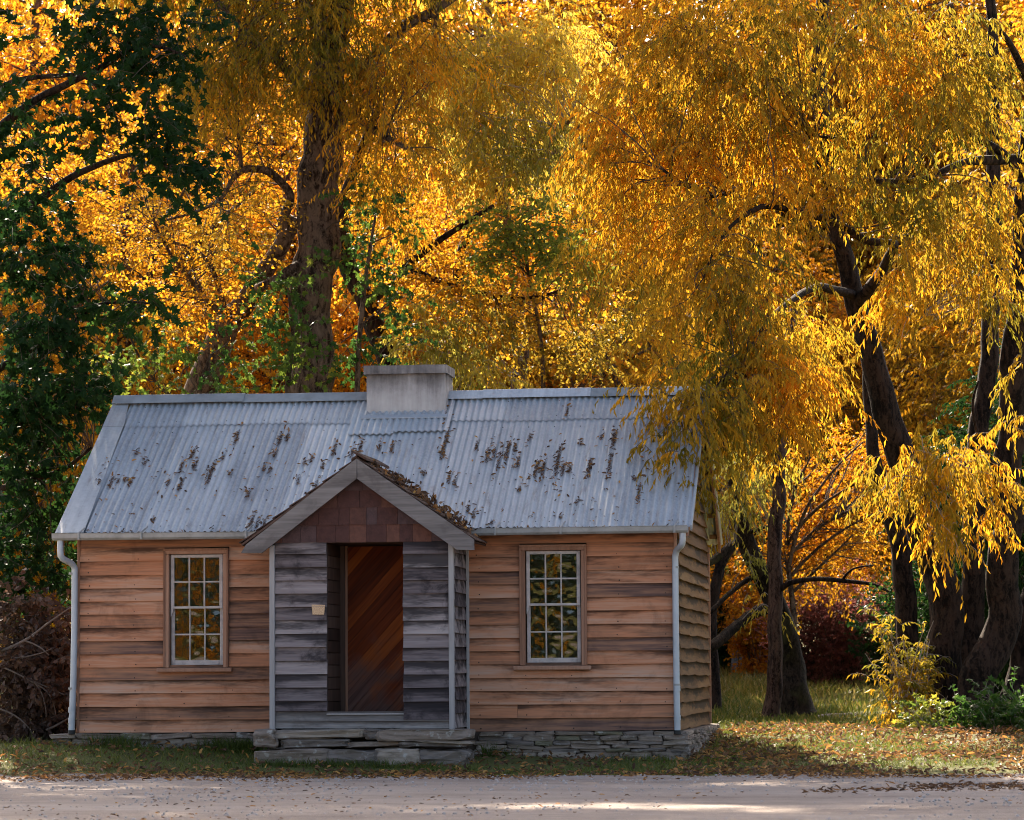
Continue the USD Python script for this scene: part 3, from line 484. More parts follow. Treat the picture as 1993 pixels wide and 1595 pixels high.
for sg in (1, -1):                                                   # porch roof: boards under weathered timber slates
    o = np.array([3.40, YB+.03, 3.0]); dx, dz = (1.30*sg, -.92); L = math.hypot(dx, dz); u = np.array([dx, 0, dz])/L; nrm = np.array([-dz*sg, 0, 1.30])/L
    nrm = np.array([sg*.578, 0, .816])
    back = 2.3
    obj('roof_deck', prism([(0, 0), (L, 0), (L, .95), (.05, back)], .022, (o-nrm*.03, u, np.array([0, 1., 0]), nrm)), 'dark_wood', porch)
    for q in range(7):
        for w_ in range(3):
            ya = w_*.42; 
            if ya > back-q*.2-.4: continue
            v, f = cbox(q*L/7-.02, (q+1)*L/7+.012, ya+.003, ya+.417, 0, .014, .003)
            obj('roof_shake', (o-nrm*.008+v[:, :1]*u+v[:, 1:2]*np.array([0, 1., 0])+(v[:, 2:]+(v[:, :1]-q*L/7)*.07)*nrm, f), 'dark_wood', porch)
v, f = cbox(-.055, .055, 0, 1.55, -.012, .016, .004); c_, s_ = math.cos(.62), math.sin(.62)
obj('ridge_board', (np.stack([3.435+v[:, 0]*1.3, YB+v[:, 1], 3.012-v[:, 0]*.75+v[:, 2]+.012], -1), f), 'dark_wood', porch)
obj('ridge_board', (np.stack([3.37+v[:, 0]*.6, YB+.01+v[:, 1], 3.0+v[:, 0]*.4+v[:, 2]], -1), f), 'dark_wood', porch)
# door on the main wall inside the porch
door = obj('door', box(3.10, 3.93, -.012, .02, .21, 2.075), 'dark_wood', cot)
L45 = np.array([math.cos(.84), math.sin(.84)]); N45 = np.array([-L45[1], L45[0]]); rect = Polygon([(3.105, .215), (3.925, .215), (3.925, 2.07), (3.105, 2.07)])
for k in range(-14, 22):
    c0 = np.array([3.5, 1.1])+N45*(k*.103); a, b = c0-L45*2, c0+L45*2
    pl = Polygon([a, b, b+N45*.1005, a+N45*.1005]).intersection(rect)
    if pl.area > .0015: obj('door_plank', prism(list(pl.exterior.coords)[:-1], .014+r.uniform(0, .0025), ((0, -.028, 0), (1, 0, 0), (0, 0, 1), (0, 1, 0))), 'door_plank', door)
obj('jamb', cbox(3.02, 3.075, -.05, .02, .205, 2.08), 'dark_wood', cot); obj('jamb', cbox(3.075, 3.104, -.03, .02, .205, 2.08), 'brown_trim', cot)
tag(obj('notice_plate', prism([(2.868, 1.405), (3.018, 1.400), (3.005, 1.292), (2.878, 1.296)], .006, ((0, -.955, 0), (1, 0, 0), (0, 0, 1), (0, 1, 0))), 'brass_plate'), 'small tan notice plate fixed on the grey porch boards left of the doorway', 'notice')

# stone footings: laid schist, each stone its own piece
SCH = ['schist_a', 'schist_b', 'schist_c', 'schist_d', 'schist_e']
def stone(x0, x1, y0, y1, z0, z1, seed, amp=.16):
    m = trimesh.creation.icosphere(3 if seed >= 700 else 2); p = np.array(m.vertices); p = np.sign(p)*np.abs(p)**.27
    p = p/np.abs(p).max(0)
    s = np.array([x1-x0, y1-y0, z1-z0])/2; v = p*s
    v = v+(np.stack([meshkit.fbm(p*1.7+seed*9.1+q*50, 2, seed+q) for q in range(3)], -1)-.5)*2*amp*np.minimum(s, .09)*[1, 1, .8]
    v[:, 2] += v[:, 0]*np.random.default_rng(seed).normal(0, .035)
    return v+[(x0+x1)/2, (y0+y1)/2, (z0+z1)/2], np.array(m.faces)
foot = obj('stone_footing', [box(.0, W, -.03, D, -.6, -.012)], 'core_wood', cot)
ns = 0
def courses(a0, a1, ztop, zbot, to, wr=(.16, .5), hr=(.026, .06)):
    global ns
    z = ztop
    while z > zbot:
        h = r.uniform(*hr); a = a0-r.uniform(0, .1)
        while a < a1:
            w_ = r.uniform(*wr)*(.7+h*6); b = min(a+w_, a1+r.uniform(-.02, .03))
            if b-a > .03:
                ns += 1; q = h+r.uniform(-.006, .012); pr_ = r.uniform(.0, .04)
                b4 = to(a, b-.003, pr_); obj('stone', stone(*b4, z-q, z+.003, ns, .3), SCH[int(r.integers(4))] if r.random() < .93 else 'schist_e', foot)
            a = a+w_
        z -= h
courses(4.60, 6.90, -.010, -.46, lambda a, b, p: (a, b, -.075-p, .10))
courses(-.22, 2.42, -.012, -.26, lambda a, b, p: (a, b, -.05-p, .10), (.2, .5), (.05, .08))
courses(.0, 5.25, -.012, -.40, lambda a, b, p: (6.72, 6.90+p, a, b), (.2, .5))
# the doorstep
stp = thing('stone_doorstep', 'low rough doorstep of grey schist slabs in front of the porch', 'doorstep', (3.45, -1.1, -.3))
for k, (x0, x1, y0, y1, z0, z1, m_) in enumerate([(2.27, 2.52, -1.24, -.8, -.145, .035, 'schist_a'), (2.40, 3.50, -1.16, -.8, -.055, .040, 'schist_c'), (3.47, 3.68, -1.15, -.8, -.065, .036, 'schist_b'), (3.62, 4.66, -1.22, -.8, -.085, .040, 'schist_a'),
    (2.58, 3.30, -1.17, -.8, -.150, -.058, 'schist_b'), (3.26, 3.95, -1.14, -.8, -.150, -.085, 'schist_a'), (3.85, 4.62, -1.19, -.8, -.150, -.088, 'schist_b'), (4.05, 4.66, -1.20, -.8, -.125, -.085, 'schist_c'),
    (2.28, 3.12, -1.27, -.8, -.36, -.168, 'schist_a'), (3.08, 3.66, -1.29, -.8, -.36, -.178, 'schist_b'), (3.60, 4.12, -1.25, -.8, -.36, -.160, 'schist_c'), (4.08, 4.64, -1.24, -.8, -.36, -.176, 'schist_b')]):
    obj('slab', stone(x0, x1, y0, y1, z0, z1, 700+k, .5), m_, stp)

# ------------------------------------------------------------------ trees and plants
def leaf_mesh(P, Dv, Nv, L, Wd, shape='lance'):
    """Many leaves as one mesh. P base points, Dv directions, Nv side hints; each leaf is an island of its own."""
    n = len(P); Dv = Dv/(np.linalg.norm(Dv, axis=1, keepdims=True)+1e-9)
    S = np.cross(Dv, Nv); S /= np.linalg.norm(S, axis=1, keepdims=True)+1e-9; N = np.cross(S, Dv)
    L = np.broadcast_to(L, (n,))[:, None]; Wd = np.broadcast_to(Wd, (n,))[:, None]
    if shape == 'lance':
        T = [(0, 0, 0), (.42, .5, .10), (1, 0, -.06), (.42, -.5, .10)]; F = [(0, 1, 2), (0, 2, 3)]
    elif shape == 'oval':
        T = [(0, 0, 0), (.3, .5, .12), (.75, .4, .06), (1, 0, -.08), (.75, -.4, .06), (.3, -.5, .12)]; F = [(0, 1, 2), (0, 2, 3), (0, 3, 4), (0, 4, 5)]
    else:                                                             # five-lobed
        T = [(0, 0, 0), (.02, .42, .05), (.22, .24, .05), (.50, .62, -.02), (.58, .22, .05), (1, 0, -.08), (.58, -.22, .05), (.50, -.62, -.02), (.22, -.24, .05), (.02, -.42, .05)]
        F = [(0, 1, 2), (0, 2, 4), (2, 3, 4), (0, 4, 5), (0, 5, 6), (6, 7, 8), (0, 6, 8), (0, 8, 9)]
    V = np.stack([P+a*L*Dv+b*Wd*S+c*L*N for a, b, c in T], 1).reshape(-1, 3)
    F = (np.array(F)[None]+np.arange(n)[:, None, None]*len(T)).reshape(-1, 3)
    return V, F, len(T)
def unit(v): return v/(np.linalg.norm(v, axis=-1, keepdims=True)+1e-9)
def twigs(rg, C, out, n, spread, length, droop, leaves, L, Wd, tone, tjit=.12, shape='lance', hang=.9, stiff=0.):
    """n twigs round each centre C (k x 3) that leave it along out, bend down and carry leaves. Returns leaves (V, F, tone) and twig polylines."""
    k = len(C); idx = np.repeat(np.arange(k), n); m = len(idx)
    p0 = C[idx]+rg.normal(0, 1, (m, 3))*spread*.45
    d = unit(rg.normal(0, 1, (m, 3))*[1, 1, .6]+out[idx]*.9+[0, 0, stiff])
    ln = length*rg.uniform(.55, 1.2, m)
    t = (np.arange(leaves)+.6)/leaves
    def along(t): return p0[:, None]+d[:, None]*(ln[:, None]*t[None])[..., None]+np.array([0, 0, -1.])*(droop*ln[:, None]*t[None]**2)[..., None]
    P = along(t); T = unit(d[:, None]+np.array([0, 0, -2.])*(droop*t[None])[..., None])
    side = unit(rg.normal(0, 1, (m, leaves, 3))*[1, 1, .5])
    dirs = unit(T*.55+side*.75+np.array([0, 0, -hang]))
    nh = unit(rg.normal(0, 1, (m, leaves, 3))+[0, -.35, .5])
    keep = rg.random((m, leaves)) < .9
    P, dirs, nh = P[keep], dirs[keep], nh[keep]
    s = rg.uniform(.65, 1.25, len(P))
    V, F, q = leaf_mesh(P, dirs, nh, L*s, Wd*s*rg.uniform(.8, 1.2, len(P)), shape)
    tn = (np.asarray(tone)[idx] if np.ndim(tone) else np.full(m, tone))+rg.normal(0, tjit, m)
    tn = np.repeat(tn, leaves).reshape(m, leaves)[keep]
    return V, F, np.repeat(tn, q), along(np.array([0, .35, .7, 1.]))
def stems(lines, r0, r1, sides=3):
    """Thin tapering stems (m x k x 3) as one mesh."""
    m, k, _ = lines.shape; ang = np.arange(sides)*2*np.pi/sides; T = unit(np.gradient(lines, axis=1)); A = unit(np.cross(T, [.31, .9, .2])); B = np.cross(T, A)
    R = np.broadcast_to(np.linspace(1, 0, k)[None]*(np.asarray(r0)-r1).reshape(-1, 1)+r1, (m, k))
    V = lines[:, :, None]+R[..., None, None]*(np.cos(ang)[:, None]*A[:, :, None]+np.sin(ang)[:, None]*B[:, :, None])
    a, i, j = np.meshgrid(np.arange(m), np.arange(k-1), np.arange(sides), indexing='ij'); o = a*k*sides
    q = np.stack([o+i*sides+j, o+(i+1)*sides+j, o+(i+1)*sides+(j+1) % sides, o+i*sides+(j+1) % sides], -1).reshape(-1, 4)
    return V.reshape(-1, 3), np.vstack([q[:, [0, 1, 2]], q[:, [0, 2, 3]]])
def blobs(rg, specs, per_m3=None, clear=None):
    """Tuft centres inside ellipsoids given as (px, py, rx, rz, Y, ry metres, count[, tone])."""
    C, T, O = [], [], []
    for s in specs:
        px, py, rx, rz, Y, ry, n = s[:7]; c = at(px, py, Y); k = ppm(Y); rad = np.array([rx/k, ry, rz/k])
        u = unit(rg.normal(0, 1, (n, 3)))*rg.uniform(.0, 1.1, (n, 1))**.55
        C.append(c+u*rad); O.append(unit(u*[1, 1, .5]+1e-6)); T.append(np.full(n, s[7] if len(s) > 7 else .5))
    C, T, O = map(np.concatenate, (C, T, O))
    T = T+(meshkit.fbm(C*.75, 3, 17)-.5)*1.25-.04
    if clear is not None:
        dpt = (C-CAM)@fw; X = 996.5+FPX*((C-CAM)@rt)/dpt; Yp = 797.5-FPX*((C-CAM)@up)/dpt; ok = np.ones(len(C), bool)
        for x0, y0, x1, y1, w_ in clear:                              # gaps in the crown along a limb
            t = np.clip(((X-x0)*(x1-x0)+(Yp-y0)*(y1-y0))/((x1-x0)**2+(y1-y0)**2), 0, 1); ok &= np.hypot(X-x0-t*(x1-x0), Yp-y0-t*(y1-y0)) > w_
        C, T, O = C[ok], T[ok], O[ok]
    return C, T, O
def limb(parent, name, pts, m, sides=12, rough=.12, seed=0, n=28, smooth=True, lobes=0.):
    """pts: (px, py, Y, width in photograph pixels)."""
    P = np.array([[*at(px, py, Y), w/ppm(Y)/2] for px, py, Y, w in pts]); P = spline(P, n)
    P[:, :3] += (np.stack([meshkit.fbm(P[:, :3]*1.5+q*9+seed, 2, q) for q in range(3)], -1)-.5)*P[:, 3:]*1.1
    obj(name, tube(P[:, :3], P[:, 3], sides, rough, seed, lobes=lobes), m, parent, smooth=smooth)
    return P
def link(rg, C, wood, r=.012, jitter=.22, frac=1., sag=.12):
    """Curved small branches from the nearest limb to each tuft centre."""
    C = C[rg.random(len(C)) < frac]
    tree = cKDTree(wood); dd, ii = tree.query(C+[0, 0, -.25], k=3); a = wood[ii[np.arange(len(C)), rg.integers(0, 3, len(C))]]
    t = np.linspace(0, 1, 7)[None, :, None]; mid = (a+C)/2+rg.normal(0, jitter, C.shape)+[0, 0, sag]
    lines = (1-t)**2*a[:, None]+2*t*(1-t)*mid[:, None]+t*t*C[:, None]
    lines = lines+(np.stack([meshkit.noise(lines*2.3+q*13, q) for q in range(3)], -1)-.5)*.16*np.sin(np.pi*t)
    ln = np.linalg.norm(a-C, axis=1)
    return stems(lines, np.clip(r*(.55+.35*ln), r*.6, r*2.6), r*.3, 4)
def crown(t, rg, specs, wood, leaf, bk, n=6, spread=.28, length=.5, droop=.5, leaves=14, L=.11, Wd=.024, shape='lance', hang=.9, tjit=.1, r=.012, frac=.6, clear=None, stiff=0., twr=.004, jitter=.22, part='foliage', dens=.5, gaps=()):
    C, T, O = blobs(rg, [(*q[:6], max(3, int(q[6]*dens)), *q[7:]) for q in specs], clear=clear)
    for q, r_ in gaps:                                                # openings through which the sun reaches the ground
        dq = C-np.array(q); a_ = dq@SUNV; k_ = (np.linalg.norm(dq-a_[:, None]*SUNV, axis=1) > r_) | (a_ < 0); C, T, O = C[k_], T[k_], O[k_]
    V, F, tn, tw = twigs(rg, C, O, n, spread, length, droop, leaves, L, Wd, T, tjit, shape, hang, stiff)
    obj(part, (V, F), leaf, t, pv={'tone': tn}, kind='stuff')
    w = [stems(tw[::2], twr, twr*.4)]
    if wood is not None and frac > 0: w.append(link(rg, C, wood, r, frac=frac, jitter=jitter))
    obj('twigs', w, bk, t, kind='stuff')
def base_of(px, py, Y): p = at(px, py, Y); return (p[0], p[1], float(ground_z(p[0], p[1])))
G = lambda px, Y, dz=-.15: (lambda x: (px, 0, Y))(0)
def foot_px(px, Y):
    """Photograph row where the ground lies under this column at depth Y."""
    x = at(px, 1400, Y)[0]; p = np.array([x, Y, float(ground_z(x, Y))-.12]); d = p-CAM
    return 797.5-FPX*(d@up)/(d@fw)

SUNNY = [((9.2, -.2, -.3), .6), ((10, -1, -.3), .7), ((11, -1.6, -.35), .7), ((12, -2.5, -.4), .7), ((6.3, -11.0, -.4), .5), ((7.2, -11.3, -.4), .6), ((8.2, -11.2, -.4), .42), ((9.3, -11.0, -.4), .3), ((3.7, -11.9, -.4), .3), ((1.8, -11.3, -.4), .26), ((10.6, -4.2, -.4), .5), ((11.4, -4.4, -.4), .5), ((9, 13, 0), .6), ((8.2, 11, 0), .5)]
# -- the old many-stemmed willow on the right
rg = np.random.default_rng(101)
wil = thing('willow_tree', 'huge many-stemmed willow with amber hanging leaves at the right of the cottage', 'tree', base_of(1860, 1400, 8))
wd = []
wd.append(limb(wil, 'trunk', [(1852, foot_px(1852, 8), 8, 84), (1842, 1280, 8, 68), (1826, 1120, 8, 64), (1788, 980, 7.8, 60), (1738, 835, 7.6, 54), (1700, 700, 7.4, 46), (1665, 580, 7.2, 40), (1630, 450, 7, 34), (1604, 300, 6.9, 32), (1593, 150, 6.8, 30), (1602, 0, 6.8, 26), (1610, -160, 6.8, 20)], 'willow_bark', 20, .16, 1, 70, lobes=.05))
wd.append(limb(wil, 'trunk', [(1758, foot_px(1758, 9.5), 9.5, 62), (1764, 1230, 9.5, 46), (1757, 1100, 9.5, 40), (1722, 970, 9.5, 30), (1697, 850, 9.5, 24), (1690, 700, 9.5, 18)], 'willow_bark', 16, .16, 2, 40, lobes=.05))
wd.append(limb(wil, 'trunk', [(1893, foot_px(1893, 9.2), 9.2, 60), (1890, 1120, 9.2, 44), (1902, 900, 9.3, 40), (1925, 650, 9.4, 34), (1935, 300, 9.5, 26), (1925, -60, 9.5, 18)], 'willow_bark', 16, .16, 3, 50, lobes=.05))
wd.append(limb(wil, 'trunk', [(1880, foot_px(1880, 7.4), 7.4, 92), (1900, 1335, 7.4, 72), (1938, 1240, 7.4, 66), (1954, 1120, 7.4, 62), (1962, 950, 7.3, 56), (1972, 760, 7.2, 50), (1986, 560, 7.0, 44), (2000, 330, 6.6, 38), (2020, 60, 6.4, 30)], 'willow_bark', 20, .16, 4, 60, lobes=.05))
wd.append(limb(wil, 'trunk', [(1975, foot_px(1975, 8.6), 8.6, 90), (2000, 1250, 8.6, 70), (2040, 1000, 8.6, 56), (2080, 600, 8.6, 44)], 'willow_bark', 16, .16, 5, 40, lobes=.05))
for k, p in enumerate([[(2000, 312, 6.6, 22), (1940, 311, 6.2, 20), (1895, 312, 5.8, 17), (1856, 322, 5.4, 13), (1800, 347, 5.0, 12), (1740, 352, 4.6, 11), (1685, 349, 4.2, 9)],
        [(1996, 345, 6.6, 20), (1955, 300, 6.3, 17), (1900, 268, 6, 14), (1845, 244, 5.6, 12), (1770, 250, 5.2, 10), (1690, 265, 4.8, 8), (1620, 268, 4.5, 6), (1560, 258, 4.2, 4)],
        [(1668, 590, 7.2, 26), (1720, 520, 6.2, 20), (1740, 476, 5.2, 17), (1690, 468, 4.6, 16), (1640, 440, 4.2, 15), (1560, 412, 3.8, 13), (1495, 400, 3.4, 12), (1440, 425, 3.1, 9), (1400, 470, 2.8, 6), (1370, 540, 2.6, 4)],
        [(1600, 260, 6.9, 18), (1540, 330, 6, 14), (1450, 360, 5, 11), (1380, 380, 4, 8), (1290, 330, 3.4, 6)],
        [(1665, 575, 7.2, 20), (1600, 560, 6, 16), (1520, 600, 4.6, 12), (1450, 680, 3.4, 9), (1390, 760, 2.2, 7), (1330, 840, 1.5, 4)],
        [(1962, 950, 7.3, 22), (1930, 900, 6.4, 14), (1860, 905, 5.6, 10), (1800, 950, 5, 6)],
        [(1985, 560, 7, 20), (1930, 520, 6.2, 14), (1860, 560, 5.4, 10), (1790, 620, 4.8, 6)],
        [(2010, 180, 6.5, 20), (1980, 110, 6, 15), (1960, 75, 5.6, 12), (1900, 30, 5, 8)], [(1978, 152, 5.9, 9), (1950, 120, 5.5, 7), (1930, 140, 5.2, 5)],
        [(1940, 905, 6.2, 8), (1905, 850, 5.6, 7), (1893, 790, 5.4, 6), (1905, 740, 5.3, 4)],
        [(1604, 300, 6.9, 16), (1520, 200, 6, 12), (1430, 90, 5, 8), (1340, 60, 4.4, 5)],
        [(1600, 120, 6.8, 16), (1700, 40, 6, 11), (1790, 60, 5.2, 7)]]):
    wd.append(limb(wil, 'limb', p, 'willow_bark', 10, .2, 10+k, 36))
WD = np.vstack(wd)[:, :3]
crown(wil, rg, [(1480, 200, 330, 260, 4.2, 1.24, 560, 0.61), (1250, 330, 190, 260, 4.4, 0.99, 230, 0.56), (1820, 190, 230, 230, 4.0, 1.18, 330, 0.44), (1560, 480, 260, 150, 3.4, 0.93, 190, 0.56), (1400, 560, 190, 200, 3.0, 0.81, 165, 0.61),
    (1480, 730, 190, 120, 2.6, 0.68, 125, 0.46), (1340, 790, 110, 80, 1.4, 0.43, 64, 0.48), (1330, 890, 60, 50, .9, 0.31, 20, 0.50), (1550, 660, 130, 130, 3.4, 0.62, 110, 0.61), (1780, 430, 230, 120, 3.8, 0.93, 190, 0.56), (1600, 830, 100, 60, 3.6, 0.5, 46, 0.50),
    (1480, 850, 90, 50, 2.8, 0.37, 36, 0.50), (1540, 70, 300, 90, 3.6, 0.99, 120, 0.55)],
    WD, 'willow_leaf', 'twig_dark', n=7, spread=.34, length=.42, droop=.75, leaves=12, frac=.3, dens=.40, gaps=SUNNY, L=.115, Wd=.029, hang=1.25,
    clear=[(1600, 20, 1592, 210, 30), (1690, 660, 1790, 960, 62), (1495, 402, 1620, 430, 30), (1640, 440, 1730, 472, 34), (1700, 350, 1850, 325, 30), (1860, 316, 1993, 312, 34), (1850, 248, 1960, 300, 24), (1635, 480, 1690, 660, 52), (1700, 262, 1850, 246, 18), (1395, 480, 1490, 402, 18), (1950, 80, 1985, 150, 20)])
crown(wil, rg, [(1830, 938, 140, 110, 4.6, .9, 66, .55), (1900, 898, 90, 60, 4.6, .7, 23, .55), (1760, 888, 60, 60, 4.6, .6, 14, .5), (1840, 600, 150, 70, 4.4, 1.0, 55, .5), (1930, 580, 80, 90, 4.4, .9, 30, .5), (1860, 715, 80, 25, 4.4, .5, 10, .6), (1930, 670, 70, 35, 4.4, .5, 10, .55), (1985, 780, 30, 60, 4.4, .5, 7, .6), (1850, 1028, 70, 40, 4.4, .5, 10, .5), (1720, 600, 50, 60, 4.6, .5, 10, .5)],
    WD, 'willow_leaf', 'twig_pale', n=6, spread=.24, length=.40, droop=.8, leaves=13, L=.125, Wd=.027, hang=1.25, part='hanging_foliage', gaps=SUNNY[:4], frac=.4)

# -- the big furrowed trunk behind the ridge, its crown along the top of the frame
rg = np.random.default_rng(102)
big = thing('cottonwood_tree', 'tall tree with a thick straight furrowed trunk rising behind the left of the roof ridge', 'tree', base_of(600, 1400, 9))
wd = [limb(big, 'trunk', [(600, foot_px(600, 9), 9, 118), (602, 1000, 9, 100), (602, 775, 9, 94), (610, 640, 9, 80), (616, 510, 9, 86), (622, 380, 9, 84), (628, 280, 9, 80), (636, 150, 9, 72), (648, 0, 9, 62), (655, -260, 9, 46)], 'deep_bark', 40, .10, 6, 120, lobes=.02),
      limb(big, 'limb', [(598, 510, 8.9, 34), (560, 530, 8.7, 26), (530, 548, 8.6, 22), (500, 560, 8.8, 18)], 'deep_bark', 12, .15, 7, 20),
      limb(big, 'limb', [(640, 120, 9, 36), (700, 130, 9.2, 30), (740, 92, 9.4, 26), (790, 45, 9.6, 24), (845, 18, 9.8, 20), (900, -20, 10, 16), (960, -90, 10.2, 10)], 'deep_bark', 12, .2, 8, 30),
      limb(big, 'limb', [(632, 230, 9, 30), (560, 140, 8, 22), (480, 60, 7.4, 16), (400, -20, 7, 10)], 'deep_bark', 12, .2, 9, 30), limb(big, 'limb', [(640, 90, 9, 30), (600, 20, 8.4, 22), (560, -80, 8, 14)], 'deep_bark', 12, .2, 9, 30),
      limb(big, 'limb', [(636, 190, 9, 26), (720, 250, 8, 16), (800, 290, 7.4, 9)], 'deep_bark', 12, .2, 9, 30)]
crown(big, rg, [(600, 70, 250, 120, 7.6, 1.6, 330, .6), (440, 110, 140, 120, 7.4, 1.4, 170, .62), (640, 190, 60, 70, 7.8, .5, 46, .6), (780, 230, 110, 150, 8, 1.4, 170, .6), (800, 90, 140, 80, 8.6, 1.2, 90, .6), (740, 370, 90, 90, 8.4, 1., 80, .6), (640, -70, 330, 60, 8, 1.6, 120, .6)],
    np.vstack(wd)[:, :3], 'willow_leaf', 'twig_dark', n=6, spread=.28, length=.48, droop=.7, leaves=13, L=.10, Wd=.024, hang=1.0, dens=.36, frac=.35, clear=[(628, 285, 615, 480, 62)])

crown(big, rg, [(500, -170, 420, 120, 8.4, 2.4, 420, .5), (250, -420, 520, 220, 8.6, 3., 620, .5), (700, -330, 300, 180, 8.6, 2.4, 300, .5), (900, -370, 270, 150, 8.8, 2.2, 300, .5), (1300, -540, 240, 90, 8.8, 2.0, 130, .5), (500, -800, 560, 110, 8.8, 1.6, 420, .5), (1200, -800, 500, 110, 8.8, 1.6, 340, .5), (0, -580, 260, 120, 8.8, 1.6, 160, .5), (1080, -590, 220, 110, 8.8, 1.6, 150, .5)], np.vstack(wd)[:, :3], 'willow_leaf', 'twig_dark', n=6, spread=.4, length=.6, droop=.6, leaves=10, L=.15, Wd=.05, hang=1., part='upper_foliage', dens=1., frac=0, gaps=SUNNY)
# -- the leaning brown tree left of it with a crooked limb and thin leaves
rg = np.random.default_rng(103)
lean = thing('leaning_tree', 'leaning brown tree with a crooked bare limb left of the big trunk', 'tree', base_of(380, 1400, 9.6))
wd = [limb(lean, 'trunk', [(345, foot_px(345, 9.6), 9.6, 84), (375, 900, 9.6, 72), (410, 720, 9.5, 64), (445, 645, 9.4, 54), (488, 575, 9.2, 42), (520, 520, 9.1, 36), (548, 465, 9, 33), (572, 420, 8.9, 30)], 'brown_bark', 18, .14, 11, 50),
      limb(lean, 'limb', [(548, 470, 9, 24), (552, 425, 8.9, 20), (566, 385, 8.8, 18), (545, 352, 8.7, 17), (515, 330, 8.6, 16), (480, 328, 8.5, 14), (455, 345, 8.4, 11), (430, 385, 8.3, 8), (370, 415, 8.2, 6), (310, 430, 8.1, 4)], 'brown_bark', 10, .25, 12, 36),
      limb(lean, 'limb', [(455, 632, 9.4, 18), (420, 600, 9, 13), (370, 540, 8.6, 10), (330, 490, 8.3, 7), (300, 430, 8.1, 4)], 'brown_bark', 10, .2, 13, 30),
      limb(lean, 'limb', [(450, 642, 9.4, 16), (430, 570, 9, 11), (400, 500, 8.8, 8), (330, 470, 8.6, 5)], 'brown_bark', 10, .2, 14, 30), limb(lean, 'limb', [(470, 330, 8.5, 10), (465, 270, 8.4, 8), (455, 190, 8.2, 5), (440, 120, 8.1, 3)], 'brown_bark', 8, .2, 15, 24)]
crown(lean, rg, [(420, 420, 150, 110, 8.4, 1.1, 95, .45), (470, 250, 110, 110, 8.6, 1.1, 80, .5), (360, 560, 120, 100, 8.6, 1., 70, .5), (300, 450, 90, 110, 8.4, .9, 50, .6), (480, 560, 70, 60, 9, .7, 20, .5)],
    np.vstack(wd)[:, :3], 'orange_leaf', 'twig_dark', n=6, spread=.3, length=.6, droop=.15, leaves=9, L=.055, Wd=.035, shape='oval', hang=.3, r=.014, frac=1., twr=.0055, jitter=.3)

# -- dark slanting trunk right of the chimney line, with golden small leaves
rg = np.random.default_rng(104)
sla = thing('slanting_tree', 'dark slanting trunk with small orange leaves rising behind the chimney', 'tree', base_of(800, 1400, 11))
wd = [limb(sla, 'trunk', [(850, foot_px(850, 11), 11, 60), (790, 800, 11, 48), (755, 706, 11, 44), (722, 620, 11, 42), (690, 545, 11, 38), (665, 440, 11, 30), (690, 330, 11, 22), (740, 200, 11, 14)], 'willow_bark', 18, .14, 21, 50), limb(sla, 'limb', [(712, 600, 11, 22), (790, 520, 10.6, 16), (880, 450, 10.2, 12), (960, 400, 10, 8)], 'willow_bark', 10, .2, 22, 30),
      limb(sla, 'limb', [(790, 520, 10.6, 14), (900, 560, 10.4, 10), (1010, 580, 10.4, 7), (1100, 560, 10.4, 4)], 'willow_bark', 10, .2, 22, 30)]
crown(sla, rg, [(850, 560, 150, 110, 10.6, 1.3, 150, .55), (1020, 620, 160, 110, 11, 1.5, 170, .6), (760, 470, 90, 100, 11, 1.1, 80, .5), (1150, 640, 90, 90, 11, 1.1, 80, .55), (900, 420, 90, 70, 11, 1, 60, .6)],
    np.vstack(wd)[:, :3], 'orange_leaf', 'twig_dark', n=7, spread=.32, length=.5, droop=.2, leaves=12, L=.062, Wd=.042, shape='oval', hang=.3, twr=.005, frac=.6, dens=.3)

# -- pale sunlit willow in the middle
rg = np.random.default_rng(105)
pal = thing('pale_willow_tree', 'slender willow with pale sunlit yellow leaves behind the middle of the roof', 'tree', base_of(1010, 1400, 13))
wd = [limb(pal, 'trunk', [(1000, foot_px(1000, 13), 13, 46), (1008, 760, 13, 30), (1018, 660, 13, 26), (1000, 540, 13, 24), (985, 420, 12.8, 22), (950, 320, 12.8, 20), (900, 210, 12.8, 18), (855, 110, 12.8, 18), (845, 20, 12.8, 18), (840, -100, 12.8, 14)], 'brown_bark', 14, .14, 31, 60), limb(pal, 'trunk', [(900, foot_px(900, 13), 13, 44), (893, 700, 13, 34), (890, 560, 13, 26), (930, 400, 13, 20)], 'willow_bark', 14, .14, 32, 40),
      limb(pal, 'limb', [(940, 382, 12.6, 26), (985, 352, 12.2, 25), (1030, 328, 11.8, 20), (1080, 270, 11.4, 12), (1120, 220, 11.2, 6)], 'brown_bark', 10, .2, 33, 24), limb(pal, 'limb', [(900, 210, 12.8, 14), (980, 140, 12, 10), (1070, 110, 11.5, 6)], 'brown_bark', 10, .2, 33, 24)]
crown(pal, rg, [(980, 190, 150, 130, 11.2, 1.3, 210, .5), (1020, 320, 120, 80, 11.4, 1.1, 110, .5), (900, 110, 110, 110, 11.8, 1.1, 110, .5), (1080, 120, 110, 110, 11.4, 1.2, 110, .55), (930, 300, 80, 70, 11.6, .8, 50, .45), (880, 640, 100, 80, 10, .8, 56, .4), (830, 690, 60, 50, 9.6, .6, 22, .4), (930, 720, 60, 40, 9.8, .6, 22, .45)],
    np.vstack(wd)[:, :3], 'pale_leaf', 'twig_pale', n=6, spread=.28, length=.48, droop=.7, leaves=14, L=.10, Wd=.027, hang=1.0, clear=[(950, 375, 1030, 330, 12)])

